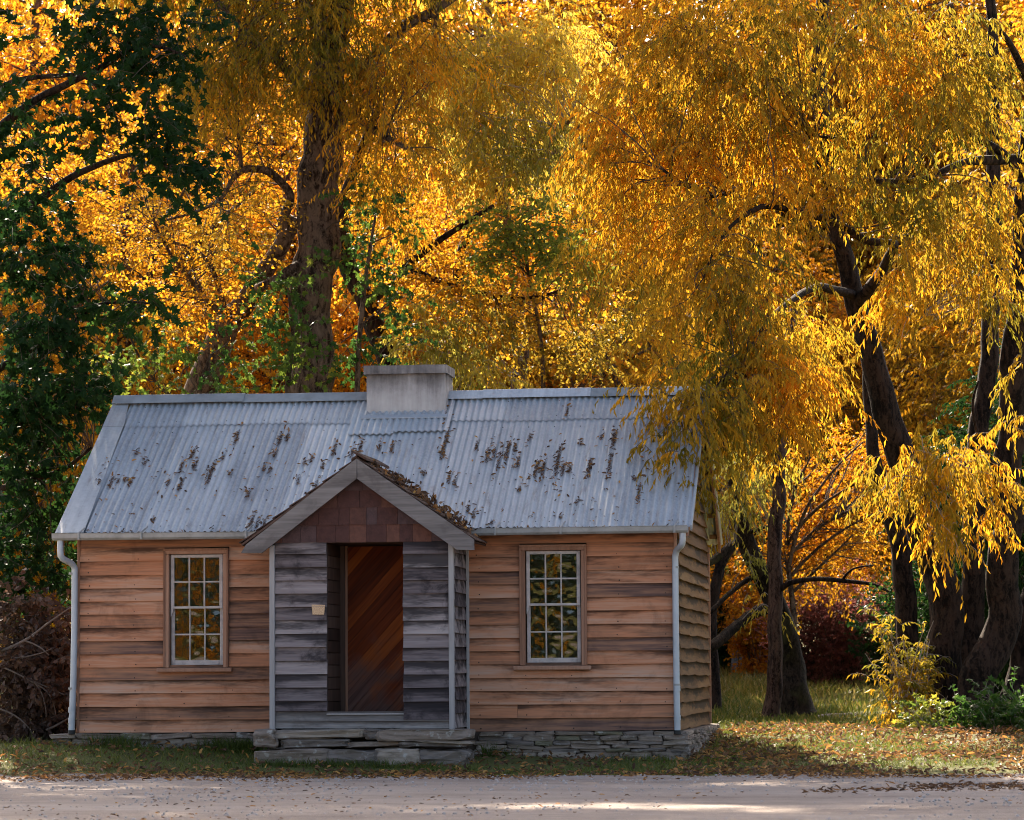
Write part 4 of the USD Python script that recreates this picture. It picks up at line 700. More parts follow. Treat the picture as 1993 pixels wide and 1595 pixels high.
crown(pal, rg, [(330, -150, 280, 85, 13.4, 1.6, 330, .5), (700, -170, 160, 70, 13.4, 1.4, 70, .5), (840, -150, 190, 80, 13.4, 1.6, 150, .5)], np.vstack(wd)[:, :3], 'pale_leaf', 'twig_dark', n=6, spread=.4, length=.6, droop=.6, leaves=10, L=.15, Wd=.05, hang=1., part='upper_foliage', dens=1., frac=0, gaps=SUNNY)
# -- green maple at the left edge
rg = np.random.default_rng(106)
mpl = thing('maple_tree', 'dark green broad-leaved maple shading the left edge beside the cottage', 'tree', base_of(-90, 1400, 4.5))
wd = [limb(mpl, 'trunk', [(-90, foot_px(-90, 4.5), 4.5, 90), (-85, 1100, 4.5, 76), (-70, 800, 4.4, 64), (-60, 560, 4.3, 52), (-50, 300, 4.2, 44), (-60, 0, 4.2, 36)], 'willow_bark', 18, .15, 41, 40)]
for k, p in enumerate([[(-55, 470, 4.3, 22), (60, 400, 4, 17), (170, 330, 3.8, 14), (260, 300, 3.4, 9), (330, 330, 3, 5)], [(-50, 300, 4.2, 22), (60, 200, 3.9, 18), (180, 140, 3.6, 14), (270, 90, 3.2, 10), (360, 110, 2.8, 6)], [(-65, 760, 4.4, 20), (40, 690, 4, 15), (130, 640, 3.8, 12), (200, 590, 3.4, 7), (290, 590, 3, 4)], [(-55, 140, 4.2, 20), (-20, 60, 3.6, 14), (-30, 10, 3, 9)], [(-75, 960, 4.5, 20), (110, 920, 4, 10), (180, 870, 4, 6)], [(-52, 200, 4.2, 16), (60, 150, 4, 10), (150, 145, 3.8, 9), (200, 180, 3.6, 7), (230, 240, 3.4, 4)]]):
    wd.append(limb(mpl, 'limb', p, 'willow_bark', 10, .2, 42+k, 26))
crown(mpl, rg, [(30, 300, 40, 300, 3.4, 1.3, 64, 0.18), (290, 60, 100, 70, 3.0, .9, 36, 0.18), (290, 190, 90, 90, 3.0, .9, 40, 0.13), (300, 320, 70, 80, 2.8, .7, 26, 0.18), (210, 250, 60, 60, 3, .7, 16, 0.23), (80, 560, 70, 130, 3.4, 1., 60, 0.13), (100, 760, 95, 130, 3.6, 1.1, 96, 0.08), (60, 960, 90, 160, 3.8, 1.0, 100, 0.08), (215, 620, 50, 50, 3.2, .6, 16, 0.28), (290, 600, 40, 35, 3, .5, 10, 0.18), (70, 1130, 70, 70, 3.4, .8, 40, 0.13), (160, 60, 90, 60, 3.2, .8, 24, 0.23), (90, 470, 60, 60, 3.2, .8, 24, 0.13)],
    np.vstack(wd)[:, :3], 'maple_leaf', 'twig_dark', n=5, spread=.32, length=.5, droop=.25, leaves=8, L=.115, Wd=.115, shape='lobed', hang=.55, twr=.005, dens=.42)
def sapling(name, label, seed, base, specs, leaf, bk, **kw):
    rg = np.random.default_rng(seed); t = thing(name, label, kw.pop('cat_', 'tree'), base_of(*base))
    w = []
    for k, p in enumerate(kw.pop('stem')): w.append(limb(t, 'trunk' if k == 0 else 'limb', p, bk, 8, .15, seed+k, 20))
    crown(t, rg, specs, np.vstack(w)[:, :3], leaf, 'twig_dark', **kw); return t
LOB = dict(shape='lobed', n=5, spread=.26, length=.45, droop=.15, leaves=8, L=.085, Wd=.085, hang=.4)
sapling('sycamore_tree', 'young sycamore with green lobed leaves in front of the big trunk above the ridge', 201, (560, 1400, 7.4), [(560, 560, 80, 55, 7.2, .5, 30, .72), (570, 640, 70, 70, 7.2, .5, 26, .82), (520, 690, 70, 50, 7.2, .5, 20, .92), (590, 720, 60, 40, 7.2, .4, 14, .8)], 'green_leaf', 'brown_bark', stem=[[(555, foot_px(555, 7.4), 7.4, 18), (560, 760, 7.4, 11), (570, 660, 7.4, 9), (560, 560, 7.3, 5)]], dens=.29, **LOB)
sapling('sycamore_tree', 'dark green sycamore between the big trunk and the chimney', 202, (700, 1400, 8), [(730, 420, 70, 60, 8.2, .6, 34, .45), (700, 500, 60, 50, 8.2, .6, 24, .5), (760, 540, 80, 60, 8.2, .6, 26, .55), (690, 690, 60, 35, 8, .4, 16, .5), (760, 660, 50, 40, 8, .4, 10, .55)], 'green_leaf', 'brown_bark', stem=[[(690, foot_px(690, 8), 8, 20), (695, 760, 8, 12), (705, 600, 8, 10), (730, 420, 8, 5)]], dens=.29, **LOB)
sapling('sycamore_tree', 'low sycamore with green and yellow leaves above the left part of the roof', 203, (380, 1400, 7), [(420, 690, 70, 50, 6.8, .5, 24, .82), (330, 720, 80, 40, 6.8, .5, 22, .92), (260, 690, 60, 70, 6.8, .5, 20, .85), (470, 750, 60, 25, 6.8, .4, 12, .75), (250, 590, 40, 50, 6.8, .4, 10, .6)], 'green_leaf', 'brown_bark', stem=[[(380, foot_px(380, 7), 7, 18), (385, 790, 7, 12), (410, 690, 7, 6)], [(385, 800, 7, 8), (300, 740, 7, 6), (250, 640, 7, 4)]], dens=.29, **LOB)
sapling('elm_tree', 'bushy green-topped elm in the middle distance under the pale willow', 204, (1010, 1400, 10), [(1000, 440, 90, 45, 9.8, .7, 40, .84), (1060, 470, 70, 50, 9.8, .6, 34, .9), (940, 480, 60, 40, 9.8, .6, 18, .78), (1110, 520, 60, 40, 9.8, .5, 14, .9)], 'elm_leaf', 'brown_bark', stem=[[(1060, foot_px(1060, 10.6), 10.6, 16), (1056, 700, 10.6, 9), (1030, 540, 10.4, 6), (1010, 440, 10, 3)]], shape='oval', n=6, spread=.26, length=.42, droop=.2, leaves=11, L=.07, Wd=.042, hang=.3)

# -- right of the cottage
rg = np.random.default_rng(107)
pst = thing('stringy_bark_tree', 'straight slender brown trunk with stringy bark standing on the grass right of the cottage', 'tree', base_of(1509, 1400, 15))
wd = [limb(pst, 'trunk', [(1508, foot_px(1508, 15), 15, 46), (1508, 1370, 15, 32), (1508, 1250, 15, 28), (1510, 1100, 15, 27), (1514, 960, 15, 27), (1521, 860, 15, 25), (1530, 740, 15, 22), (1545, 600, 15, 16)], 'stringy_bark', 18, .14, 51, 60, lobes=.08),
      limb(pst, 'limb', [(1516, 1150, 15, 13), (1540, 1133, 14.9, 11), (1580, 1128, 14.8, 10), (1640, 1130, 14.7, 9), (1695, 1136, 14.6, 7), (1740, 1158, 14.5, 4)], 'willow_bark', 8, .2, 52, 30), limb(pst, 'limb', [(1640, 1130, 14.7, 6), (1665, 1105, 14.6, 4), (1700, 1100, 14.6, 3)], 'willow_bark', 8, .2, 52, 12)]
crown(pst, rg, [(1560, 660, 110, 80, 15, 1., 60, .6), (1500, 720, 90, 60, 14.8, .9, 40, .6)], np.vstack(wd)[:, :3], 'willow_leaf', 'twig_dark', L=.1, n=5, droop=.7)
rg = np.random.default_rng(108)
mos = thing('mossy_tree', 'dark lichen-covered tree leaning left behind the stringy-barked trunk', 'tree', base_of(1540, 1400, 16.5))
wd = [limb(mos, 'trunk', [(1548, foot_px(1548, 16.5), 16.5, 96), (1545, 1385, 16.5, 66), (1535, 1290, 16.5, 54), (1512, 1190, 16.4, 42), (1480, 1110, 16.2, 36), (1455, 1050, 16, 34), (1438, 970, 16, 32), (1425, 900, 16, 24), (1412, 820, 16, 18), (1430, 700, 16, 12)], 'mossy_bark', 18, .18, 61, 60, lobes=.06),
      limb(mos, 'limb', [(1505, 1180, 16.4, 26), (1470, 1190, 16, 20), (1440, 1215, 15.6, 20), (1405, 1245, 15.2, 22), (1375, 1270, 15, 20), (1340, 1330, 15, 16)], 'mossy_bark', 10, .2, 62, 30), limb(mos, 'limb', [(1445, 1045, 16, 20), (1415, 1070, 15.6, 18), (1385, 1095, 15.4, 16), (1360, 1105, 15.2, 12)], 'mossy_bark', 10, .2, 63, 20),
      limb(mos, 'limb', [(1462, 1125, 16.2, 12), (1420, 1155, 15.8, 10), (1390, 1185, 15.5, 10), (1370, 1205, 15.4, 9)], 'mossy_bark', 8, .2, 64, 20), limb(mos, 'limb', [(1450, 1040, 16, 8), (1490, 1025, 15.8, 6), (1530, 1015, 15.8, 4)], 'mossy_bark', 8, .2, 64, 12)]
crown(mos, rg, [(1440, 930, 70, 70, 15.4, .7, 40, .4), (1410, 990, 40, 60, 15.2, .5, 16, .4), (1480, 900, 60, 40, 15.4, .6, 18, .45), (1450, 1090, 30, 60, 15.6, .3, 6, .35), (1490, 1190, 40, 20, 15.5, .3, 5, .5)], np.vstack(wd)[:, :3], 'pale_leaf', 'twig_pale', n=5, spread=.22, length=.42, droop=.8, leaves=12, L=.10, Wd=.026, hang=1.1)
drk = thing('bent_tree', 'dark bent trunk close behind the right-hand wall of the cottage', 'tree', base_of(1395, 1400, 19))
wd = [limb(drk, 'trunk', [(1392, foot_px(1392, 19), 19, 30), (1390, 1300, 19, 24), (1386, 1240, 19, 22), (1388, 1160, 19, 22), (1400, 1095, 19, 20), (1425, 1060, 19, 16), (1460, 1030, 19, 12)], 'willow_bark', 12, .2, 71, 30)]
rg = np.random.default_rng(109)
gol = thing('golden_thicket_tree', 'spreading golden tree with fine bare radiating branches beyond the stringy-barked trunk', 'tree', base_of(1560, 1400, 27))
wd = []
for k, p in enumerate([[(1545, foot_px(1545, 27), 27, 16), (1545, 1200, 27, 12), (1530, 1090, 27, 9)], [(1535, 1110, 27, 9), (1560, 1010, 26.6, 7), (1610, 930, 26, 5), (1680, 860, 25.6, 3)], [(1530, 1060, 27, 8), (1590, 990, 26.6, 7), (1650, 950, 26, 5), (1720, 910, 25.6, 3)], [(1535, 1080, 27, 8), (1620, 1010, 26.6, 6), (1690, 980, 26, 5), (1760, 950, 25.6, 3)], [(1540, 1120, 27, 7), (1600, 1060, 26.6, 6), (1660, 1020, 26.2, 4), (1700, 1000, 26, 3)], [(1530, 1060, 27, 7), (1545, 960, 26.6, 6), (1580, 880, 26, 4), (1600, 800, 25.8, 3)], [(1545, 1150, 27, 7), (1610, 1090, 26.6, 5), (1660, 1040, 26.2, 3)]]):
    wd.append(limb(gol, 'trunk' if k == 0 else 'limb', p, 'brown_bark', 7, .15, 80+k, 24))
crown(gol, rg, [(1620, 990, 140, 130, 28.2, 1.2, 230, .62), (1560, 1080, 90, 90, 28.2, 1., 90, .6), (1700, 900, 100, 90, 28, 1.2, 100, .6), (1690, 1080, 70, 60, 28, 1, 60, .55), (1460, 1110, 60, 80, 28.4, 1., 34, .6)], np.vstack(wd)[:, :3], 'orange_leaf', 'brown_bark', n=7, spread=.4, length=.6, droop=.3, leaves=12, L=.085, Wd=.045, shape='lance', hang=.5, frac=.5, dens=.34, r=.014, twr=.006)
rg = np.random.default_rng(110)
def shrub(name, label, seed, px, Y, h, w, leaf, bk, nst=26, tufts=90, tone=.5, cat_='shrub', lean=.25, wood_r=.012, **kw):
    """Many stems from one stool, with leaves along them."""
    rg = np.random.default_rng(seed); b = np.array(base_of(px, 1400, Y)); t = thing(name, label, cat_, tuple(b))
    d = rg.normal(0, 1, (nst, 3))*[1, 1, 0]*w*.5; top = b+d+np.stack([0*d[:, 0], 0*d[:, 0], h*rg.uniform(.6, 1, nst)], -1)
    s = np.linspace(0, 1, 6)[None, :, None]; b0 = b+rg.normal(0, .16, (nst, 3))*[1, 1, 0]-[0, 0, .05]
    lines = b0[:, None]*(1-s)+top[:, None]*s; lines[..., :2] += (d[:, None, :2]*lean*(s*s-s)); lines += (np.stack([meshkit.noise(lines*3+q*7, q) for q in range(3)], -1)-.5)*.14*s
    obj('stem', stems(lines, np.full(nst, wood_r), wood_r*.25, 5), bk, t, kind='stuff')
    k = rg.integers(0, nst, tufts); u = rg.uniform(.2, 1, tufts)[:, None]*.999; q = u*5; i = q.astype(int)[:, 0]; fr = q-i[:, None]
    C = lines[k, i]*(1-fr)+lines[k, np.minimum(i+1, 5)]*fr+rg.normal(0, .05, (tufts, 3)); O = unit(C-b-[0, 0, h*.3])
    a = dict(n=4, spread=.2, length=.35, droop=.2, leaves=10, L=.06, Wd=.03, shape='oval', hang=.2); a.update(kw)
    V, F, tn, tw = twigs(rg, C, O, a['n'], a['spread'], a['length'], a['droop'], a['leaves'], a['L'], a['Wd'], tone+(meshkit.fbm(C*1.5, 2, 3)-.5)*.6, .1, a['shape'], a['hang'], .4)
    obj('foliage', (V, F), leaf, t, pv={'tone': tn}, kind='stuff'); obj('twigs', stems(tw, .004, .0015), bk, t, kind='stuff')
    return t
shrub('red_shrub', 'purplish red twiggy shrub beyond the meadow between the stringy-barked trunk and the willow', 301, 1650, 31, 2.7, 1.6, 'red_leaf', 'brown_bark', 60, 330, .55, L=.06, Wd=.035, n=5)
shrub('dark_shrub', 'dark brown thicket of twigs left of the purplish red shrub', 302, 1585, 31.5, 2.1, 1.2, 'red_leaf', 'twig_dark', 60, 150, .15, L=.06, Wd=.035)
shrub('orange_shrub', 'orange red shrub at the meadow edge left of the stringy-barked trunk', 303, 1486, 40, 2.6, 1.1, 'orange_leaf', 'brown_bark', 40, 230, .85, L=.07, Wd=.045, n=5)
shrub('evergreen_shrub', 'dark evergreen bush at the meadow edge right of the cottage wall', 304, 1412, 46, 2.9, 2.0, 'green_leaf', 'twig_dark', 40, 230, .2, L=.09, Wd=.05, n=5)
shrub('evergreen_shrub', 'deep green bush low behind the willow trunks beside the red shrub', 305, 1742, 30, 2.0, 1.0, 'green_leaf', 'twig_dark', 40, 110, .22, L=.08, Wd=.045, n=5)
shrub('evergreen_shrub', 'dark bush filling the shade behind the willow stems', 306, 1905, 15, 2.4, 1.8, 'green_leaf', 'twig_dark', 50, 330, .12, L=.08, Wd=.045, n=5)
shrub('evergreen_shrub', 'dark bush behind the willow at the right edge of the photograph', 307, 1985, 15, 2.9, 2.2, 'green_leaf', 'twig_dark', 50, 300, .1, L=.08, Wd=.045, n=5)
shrub('willow_shrub', 'young yellow-green willow shoots growing beside the willow stems', 308, 1762, 7.6, 1.55, .62, 'willow_leaf', 'twig_pale', 16, 62, .32, L=.10, Wd=.026, shape='lance', hang=.8, n=4, droop=.5)
for k, (px, Y, h, w, n_) in enumerate([(1985, 5.6, .55, .7, 46), (1925, 5.8, .42, .7, 40), (1850, 5.9, .34, .6, 26), (1800, 6.3, .5, .5, 20)]):
    shrub('leafy_plant', ['taller dark leafy plant at the right edge under the willow', 'low dark leafy plant in front of the curved willow stem', 'sprawling yellow-tinged plant at the foot of the willow', 'pale thin weed left of the willow stems'][k], 310+k, px, Y, h, w, 'green_leaf', 'twig_pale', 14, n_, [.45, .5, .7, .8][k], cat_='plant', L=.08, Wd=.075, shape='lobed', n=3, leaves=6, length=.22, wood_r=.006)
gp = thing('pale_trunk_tree', 'pair of pale grey trunks at the far meadow edge', 'tree', base_of(1432, 1400, 44))
limb(gp, 'trunk', [(1430, foot_px(1430, 44), 44, 14), (1431, 1200, 44, 11), (1432, 1120, 44, 8), (1438, 1000, 44, 5)], 'grey_bark', 10, .15, 91, 20); limb(gp, 'trunk', [(1441, foot_px(1441, 44.4), 44.4, 9), (1446, 1220, 44.4, 7), (1452, 1120, 44.4, 4)], 'grey_bark', 8, .15, 92, 20)
xs, ys = np.linspace(1, 12, 30), np.linspace(51, 54, 6)
tag(obj('far_track', sheet(xs, ys, lambda x, y: ground_z(x, y)+.06), 'road_gravel', smooth=True), 'pale track at the far side of the meadow', kind='structure')
p0, p1 = np.array(base_of(1582, 1400, 15.5)), np.array(base_of(1702, 1400, 16)); lg = spline(np.array([[*p0, .035], [*((p0+p1)/2+[0, .2, .03]), .03], [*p1, .022]]), 14); lg[:, 2] += .03
tag(obj('fallen_branch', tube(lg[:, :3], lg[:, 3], 8, .2, 3), 'twig_pale', smooth=True), 'pale fallen branch lying in the grass right of the stringy-barked trunk', 'branch')

# the heap of cut dead branches at the lower left
rg = np.random.default_rng(320)
br = thing('brush_pile', 'heap of dead brown-leaved branches left of the cottage', 'brush pile', base_of(70, 1400, 1.6))
C, T, O = blobs(rg, [(60, 1330, 80, 110, 1.7, .7, 120, .4), (30, 1210, 60, 60, 1.9, .6, 36, .5), (110, 1240, 40, 70, 1.9, .5, 26, .5), (80, 1420, 70, 36, 1.4, .5, 40, .3), (110, 1290, 30, 60, 1.6, .4, 22, .6)])
V, F, tn, tw = twigs(rg, C, O, 4, .22, .35, .3, 8, .085, .055, T, .14, 'oval', .5); obj('dead_leaves', (V, F), 'dead_leaf', br, pv={'tone': tn}, kind='stuff')
obj('twigs', stems(tw, .005, .002), 'twig_dark', br, kind='stuff')
for k, p in enumerate([[(-10, 1270, 1.1, 9), (50, 1245, 1.1, 7), (90, 1215, 1.1, 5), (140, 1180, 1.1, 3)], [(-5, 1265, 1.1, 7), (30, 1280, 1.05, 5), (75, 1272, 1.0, 3), (100, 1262, 1., 2)], [(45, 1246, 1.1, 5), (75, 1258, 1.05, 4), (95, 1275, 1, 2)], [(10, 1300, 1.1, 5), (60, 1325, 1.05, 4), (95, 1350, 1.05, 4), (108, 1390, 1.05, 2)], [(50, 1320, 1.1, 4), (90, 1336, 1.05, 3), (125, 1352, 1.05, 2)], [(60, 1320, 1.0, 4), (85, 1360, 1., 3), (90, 1395, 1., 2)], [(90, 1420, 1, 7), (115, 1408, 1, 6), (138, 1394, 1, 4)], [(0, 1380, 1, 5), (40, 1400, 1, 4), (70, 1440, 1, 3)]]):
    limb(br, 'branch', [(a_, b_, c_, w_*.8) for a_, b_, c_, w_ in p], 'twig_grey', 6, .2, 330+k, 16)

# far golden trees: three kinds, copied
def far_proto(name, label, seed, loc, H, Wd_, leaf, bk, tone, Lf, n_t, shape='oval', group=None):
    rg = np.random.default_rng(seed); t = thing(name, label, 'tree', loc, group)
    b = np.array(loc, float); P = np.array([[*(b+[0, 0, -.4]), .34], [*(b+[.1, 0, H*.3]), .25], [*(b+[-.15, .1, H*.6]), .15], [*(b+[.1, 0, H*.95]), .04]]); P = spline(P, 24)
    obj('trunk', tube(P[:, :3], P[:, 3], 12, .15, seed), bk, t, smooth=True); wds = [P[:, :3]]
    for q in range(9):
        z = H*rg.uniform(.12, .7); a = rg.uniform(0, 6.28); o = b+[0, 0, z]; L_ = Wd_*.5*rg.uniform(.7, 1.1); e = o+[math.cos(a)*L_, math.sin(a)*L_, L_*.75]
        Q = spline(np.array([[*o, .10], [*(o*.5+e*.5+[0, 0, .3]), .06], [*e, .02]]), 12); obj('limb', tube(Q[:, :3], Q[:, 3], 7, .2, q), bk, t, smooth=True); wds.append(Q[:, :3])
    u = unit(rg.normal(0, 1, (n_t, 3)))*rg.uniform(0, 1, (n_t, 1))**.4; zz = (u[:, 2]*.5+.5)
    prof = np.where(zz < .35, .75+.7*zz, 1.12-.75*(zz-.35)); C = b+[0, 0, H*.08]+np.stack([u[:, 0]*Wd_*.5*prof, u[:, 1]*Wd_*.5*prof, zz*H*.94], -1)
    keep = meshkit.fbm(C*.55, 3, seed) > .36; C, u = C[keep], u[keep]
    V, F, tn, tw = twigs(rg, C, unit(u), 6, .45, .75, .45, 17, Lf, Lf*.42, tone+(meshkit.fbm(C*.6, 3, seed)-.5)*.8, .1, shape, .6)
    obj('foliage', (V, F), leaf, t, pv={'tone': tn}, kind='stuff'); obj('twigs', [stems(tw[::3], .008, .003), link(rg, C, np.vstack(wds), .018, .3, .45)], bk, t, kind='stuff')
    return t
def copy_of(src, loc, rz, sc, label, group=None):
    d = {k: v for k, v in src.GetCustomData().items()}
    x = UsdGeom.Xform.Define(stage, numbered('/World/'+str(src.GetName()).rstrip('0123456789_'))); p = x.GetPrim()
    p.GetReferences().AddInternalReference(src.GetPath())
    x.ClearXformOpOrder(); x.AddTranslateOp().Set(Gf.Vec3d(*map(float, loc))); x.AddRotateZOp().Set(rz); x.AddScaleOp().Set(Gf.Vec3f(sc, sc, sc*1.0))
    p.SetInstanceable(True); return tag(p, label, d['category'], group or d.get('group'))
def spot(px, Y): b = base_of(px, 1400, Y); return b
GB = 'golden trees of the wood behind the cottage'
fa = far_proto('golden_tree', 'golden tree of the wood behind, nearest on the left behind the leaning tree', 401, spot(250, 20), 10.6, 7.0, 'orange_leaf', 'brown_bark', .45, .095, 560, group=GB)
fb = far_proto('orange_tree', 'orange tree of the wood behind, seen over the middle of the roof', 402, spot(900, 21), 10.4, 6.5, 'orange_leaf', 'brown_bark', .62, .09, 560, group='orange trees of the wood behind the cottage')
fc = far_proto('yellow_tree', 'yellow tree of the wood behind, above the right end of the roof', 403, spot(1140, 24), 9.6, 5.6, 'willow_leaf', 'brown_bark', .55, .115, 560, 'lance', group='yellow trees of the wood behind the cottage')
for k, (s_, px, Y, rz, sc_, lb) in enumerate([
        (fb, 560, 22, 70, 1.0, 'orange tree glowing behind the big furrowed trunk'), (fa, -40, 18, 150, 0.95, 'golden tree at the left edge behind the maple'), (fc, 1100, 26, 120, 1.05, 'yellow tree in the wood right of the chimney'), (fa, 780, 27, 220, 1.05, 'golden tree deep in the wood behind the chimney'),
        (fa, -60, 66, 20, 2.5, 'golden tree farthest back of all at the left edge'), (fb, 330, 68, 110, 2.6, 'orange tree farthest back of all above the leaning tree'), (fa, 700, 66, 200, 2.5, 'golden tree farthest back of all above the chimney'), (fb, 980, 68, 300, 2.6, 'orange tree farthest back of all behind the pale willow'), (fa, 1750, 66, 250, 2.5, 'golden tree farthest back of all above the leaning willow stem'), (fb, 2020, 68, 40, 2.6, 'orange tree farthest back of all at the right edge'), (fc, 1180, 64, 60, 2.3, 'yellow tree farthest back over the right end of the ridge'), (fa, 1480, 66, 160, 2.4, 'golden tree farthest back above the willow'), (fa, 960, 34, 60, 1.55, 'golden tree rising behind the pale willow at the top of the frame'), (fc, 2090, 37, 20, 1.05, 'yellow tree in the wood behind the willow stems at the right edge'), (fb, 1500, 45, 200, 1.05, 'orange tree across the meadow above the stringy-barked trunk'), (fa, 1930, 47, 310, 1.05, 'golden tree across the meadow seen between the willow stems'),
        (fb, 60, 32, 10, 1.56, 'orange tree deep in the wood at the upper left'), (fa, 380, 34, 75, 1.56, 'golden tree deep in the wood left of the big trunk'), (fb, 680, 38, 160, 1.62, 'orange tree deep in the wood right of the big trunk'), (fa, 880, 38, 290, 1.35, 'golden tree deep in the wood behind the pale willow'), (fb, 1190, 46, 45, 1.0, 'orange tree deep in the wood above the right part of the roof'),
        (fa, 2190, 41, 100, 1.56, 'golden tree deep in the wood beyond the right edge'), (fa, 210, 50, 120, 1.88, 'golden tree farthest back on the left'), (fb, 520, 54, 330, 1.88, 'orange tree farthest back behind the big trunk'), (fa, 830, 54, 20, 1.88, 'golden tree farthest back in the middle'), (fc, 1120, 54, 260, 1.88, 'yellow tree farthest back right of the pale willow'), (fa, 1400, 56, 190, 1.88, 'golden tree farthest back above the cottage wall corner'), (fb, 1640, 58, 80, 1.88, 'orange tree farthest back above the meadow'), (fa, 1880, 58, 240, 1.88, 'golden tree farthest back on the right'), (fb, -60, 52, 200, 1.88, 'orange tree farthest back at the left edge')]):
    copy_of(s_, spot(px, Y), rz, sc_, lb)
# trees on the bank across the road, which the windows mirror
fd = far_proto('dark_tree', 'dark green tree across the road, leftmost of the row', 404, (-15.5, -58, float(ground_z(-15.5, -58))), 9.5, 6.5, 'maple_leaf', 'brown_bark', .2, .13, 420, group='dark green trees across the road')
for k, (s_, x, y, rz, sc_, lb) in enumerate([(fa, -13.2, -50, 30, .62, 'small golden tree across the road mirrored in the left window'), (fb, -9.4, -52, 130, .62, 'small orange tree across the road mirrored in the left window'), (fc, -2.6, -51, 210, .5, 'small yellow tree across the road mirrored in the right window'),
        (fd, -10.5, -60, 30, 1.0, 'dark green tree across the road, second of the row'), (fd, -5.5, -59, 80, 1.0, 'dark green tree across the road in the middle of the row'), (fd, -.5, -61, 10, 1.05, 'dark green tree across the road, fourth of the row'), (fd, 4.5, -60, 100, 1.0, 'dark green tree across the road, rightmost of the row'), (fd, -20, -60, 150, 1.1, 'dark green tree across the road at the far end of the row')]):
    copy_of(s_, (x, y, float(ground_z(x, y))), rz, sc_, lb)
for px, Y, rz, sc_, lb in ((1925, 15.5, 20, .42, 'dark tree in the shade behind the willow stems'), (1975, 13.5, 140, .5, 'dark tree behind the curved willow stem at the right edge'), (2060, 11.5, 250, .6, 'dark tree at the right edge beside the willow')):
    copy_of(fd, spot(px, Y), rz, sc_, lb, 'dark trees behind the willow')

# ------------------------------------------------------------------ grass, fallen leaves, litter
rg = np.random.default_rng(500)
def blades(X, Y, hgt, wid, tone, lean=.5):
    n = len(X); P = np.stack([X, Y, ground_z(X, Y)-.01], -1); d = unit(np.stack([rg.normal(0, lean, n), rg.normal(0, lean, n), np.ones(n)], -1)); s = unit(np.stack([rg.normal(0, 1, n), rg.normal(0, .4, n), 0*X], -1))*wid[:, None]/2
    bend = np.stack([d[:, 0], d[:, 1], -.25*np.ones(n)], -1)*hgt[:, None]*.5; m = P+d*hgt[:, None]*.6; tip = P+d*hgt[:, None]+bend*.7
    V = np.stack([P-s, P+s, m-s*.8, m+s*.8, tip], 1).reshape(-1, 3); F = (np.array([(0, 1, 3), (0, 3, 2), (2, 3, 4)])[None]+np.arange(n)[:, None, None]*5).reshape(-1, 3)
    return V, F, np.repeat(tone, 5)
def scatter(x0, x1, y0, y1, n, thr=0., sc=.8, seed=0):
    X, Y = rg.uniform(x0, x1, n), rg.uniform(y0, y1, n); f = meshkit.fbm(np.stack([X*sc, Y*sc, 0*X], -1), 3, seed); k = rg.random(n) < np.clip((f-thr)/.25, 0, 1); return X[k], Y[k], f[k]
def off_house(X, Y): return ~((X > -.1) & (X < 6.95) & (Y > -.08) & (Y < 5)) & ~((X > 2.3) & (X < 4.65) & (Y > -1.32) & (Y < 0))
g = []
X, Y, f = scatter(-4, 15, -3.9, .1, 52000, .30, 1.1, 41); k = off_house(X, Y) & (Y > road_edge(X)-.05-1.1*np.clip(f-.5, 0, 1)*rg.random(len(X))*4); X, Y, f = X[k], Y[k], f[k]; ed = np.clip((Y+2.9)/.8, .25, 1)
g.append(blades(X, Y, rg.uniform(.03, .10, len(X))*ed*(.6+f), rg.uniform(.004, .009, len(X)), np.clip(.38+rg.normal(.1, .17, len(X))+.2*(Y < -2.2), 0, 1), .7))
for px, yy, n_ in ((470, -.35, 700), (430, -.2, 300), (930, -.35, 200), (560, -1.42, 260), (650, -1.45, 300), (720, -1.42, 180), (800, -1.42, 200), (520, -1.4, 160), (215, -.25, 260), (240, -.5, 150)):   # rank tufts against the footing
    c = at(px, 1440, yy)[0]; X, Y = rg.normal(c, .13 if yy > -1 else .2, n_), rg.normal(yy, .07, n_); k = off_house(X, Y); g.append(blades(X[k], Y[k], rg.uniform(.08, .24, k.sum())*(1 if yy > -1 else .55), rg.uniform(.005, .010, k.sum()), np.clip(rg.normal(.3, .15, k.sum()), 0, 1), .5))
X, Y, f = scatter(6.6, 15, 0, 13, 34000, .3, .7, 43); k = off_house(X, Y); X, Y, f = X[k], Y[k], f[k]
g.append(blades(X, Y, rg.uniform(.05, .16, len(X)), rg.uniform(.006, .013, len(X)), np.clip(.42+rg.normal(.08, .17, len(X)), 0, 1), .6))
X, Y, f = scatter(2, 17, 12, 50, 60000, .22, .35, 44)
g.append(blades(X, Y, rg.uniform(.05, .16, len(X))*(.6+f)*(1+np.clip((Y-17)/9, 0, 2)), rg.uniform(.012, .03, len(X)), np.clip(.5+rg.normal(.1, .2, len(X))+.012*(Y-15), 0, 1), .4))
X, Y, f = scatter(-5, 0, 0, 4, 4000, .35, 1.1, 45); g.append(blades(X, Y, rg.uniform(.05, .2, len(X)), rg.uniform(.005, .01, len(X)), np.clip(.25+rg.normal(.08, .17, len(X)), 0, 1), .6))
V, F = cat([(a, b) for a, b, c in g]); obj_ = obj('grass', (V, F), 'grass_blade', pv={'tone': np.concatenate([c for a, b, c in g])}, kind='stuff')
tag(obj_, 'short green and straw-coloured grass round the cottage and over the meadow', 'grass')
def litter(X, Y, Z, L, shape='oval', w=.5, tone=None, up_=.35, nrm=None):
    n = len(X); P = np.stack([X, Y, Z], -1); N = unit(rg.normal(0, up_, (n, 3))+([0, 0, 1.] if nrm is None else nrm)); d = rg.normal(0, 1, (n, 3)); d = unit(d-(d*N).sum(1)[:, None]*N)
    V, F, q = leaf_mesh(P, d, N, L, L*w, shape); return V, F, np.repeat(np.clip(rg.normal(.5, .25, n) if tone is None else tone, 0, 1), q)
g = []
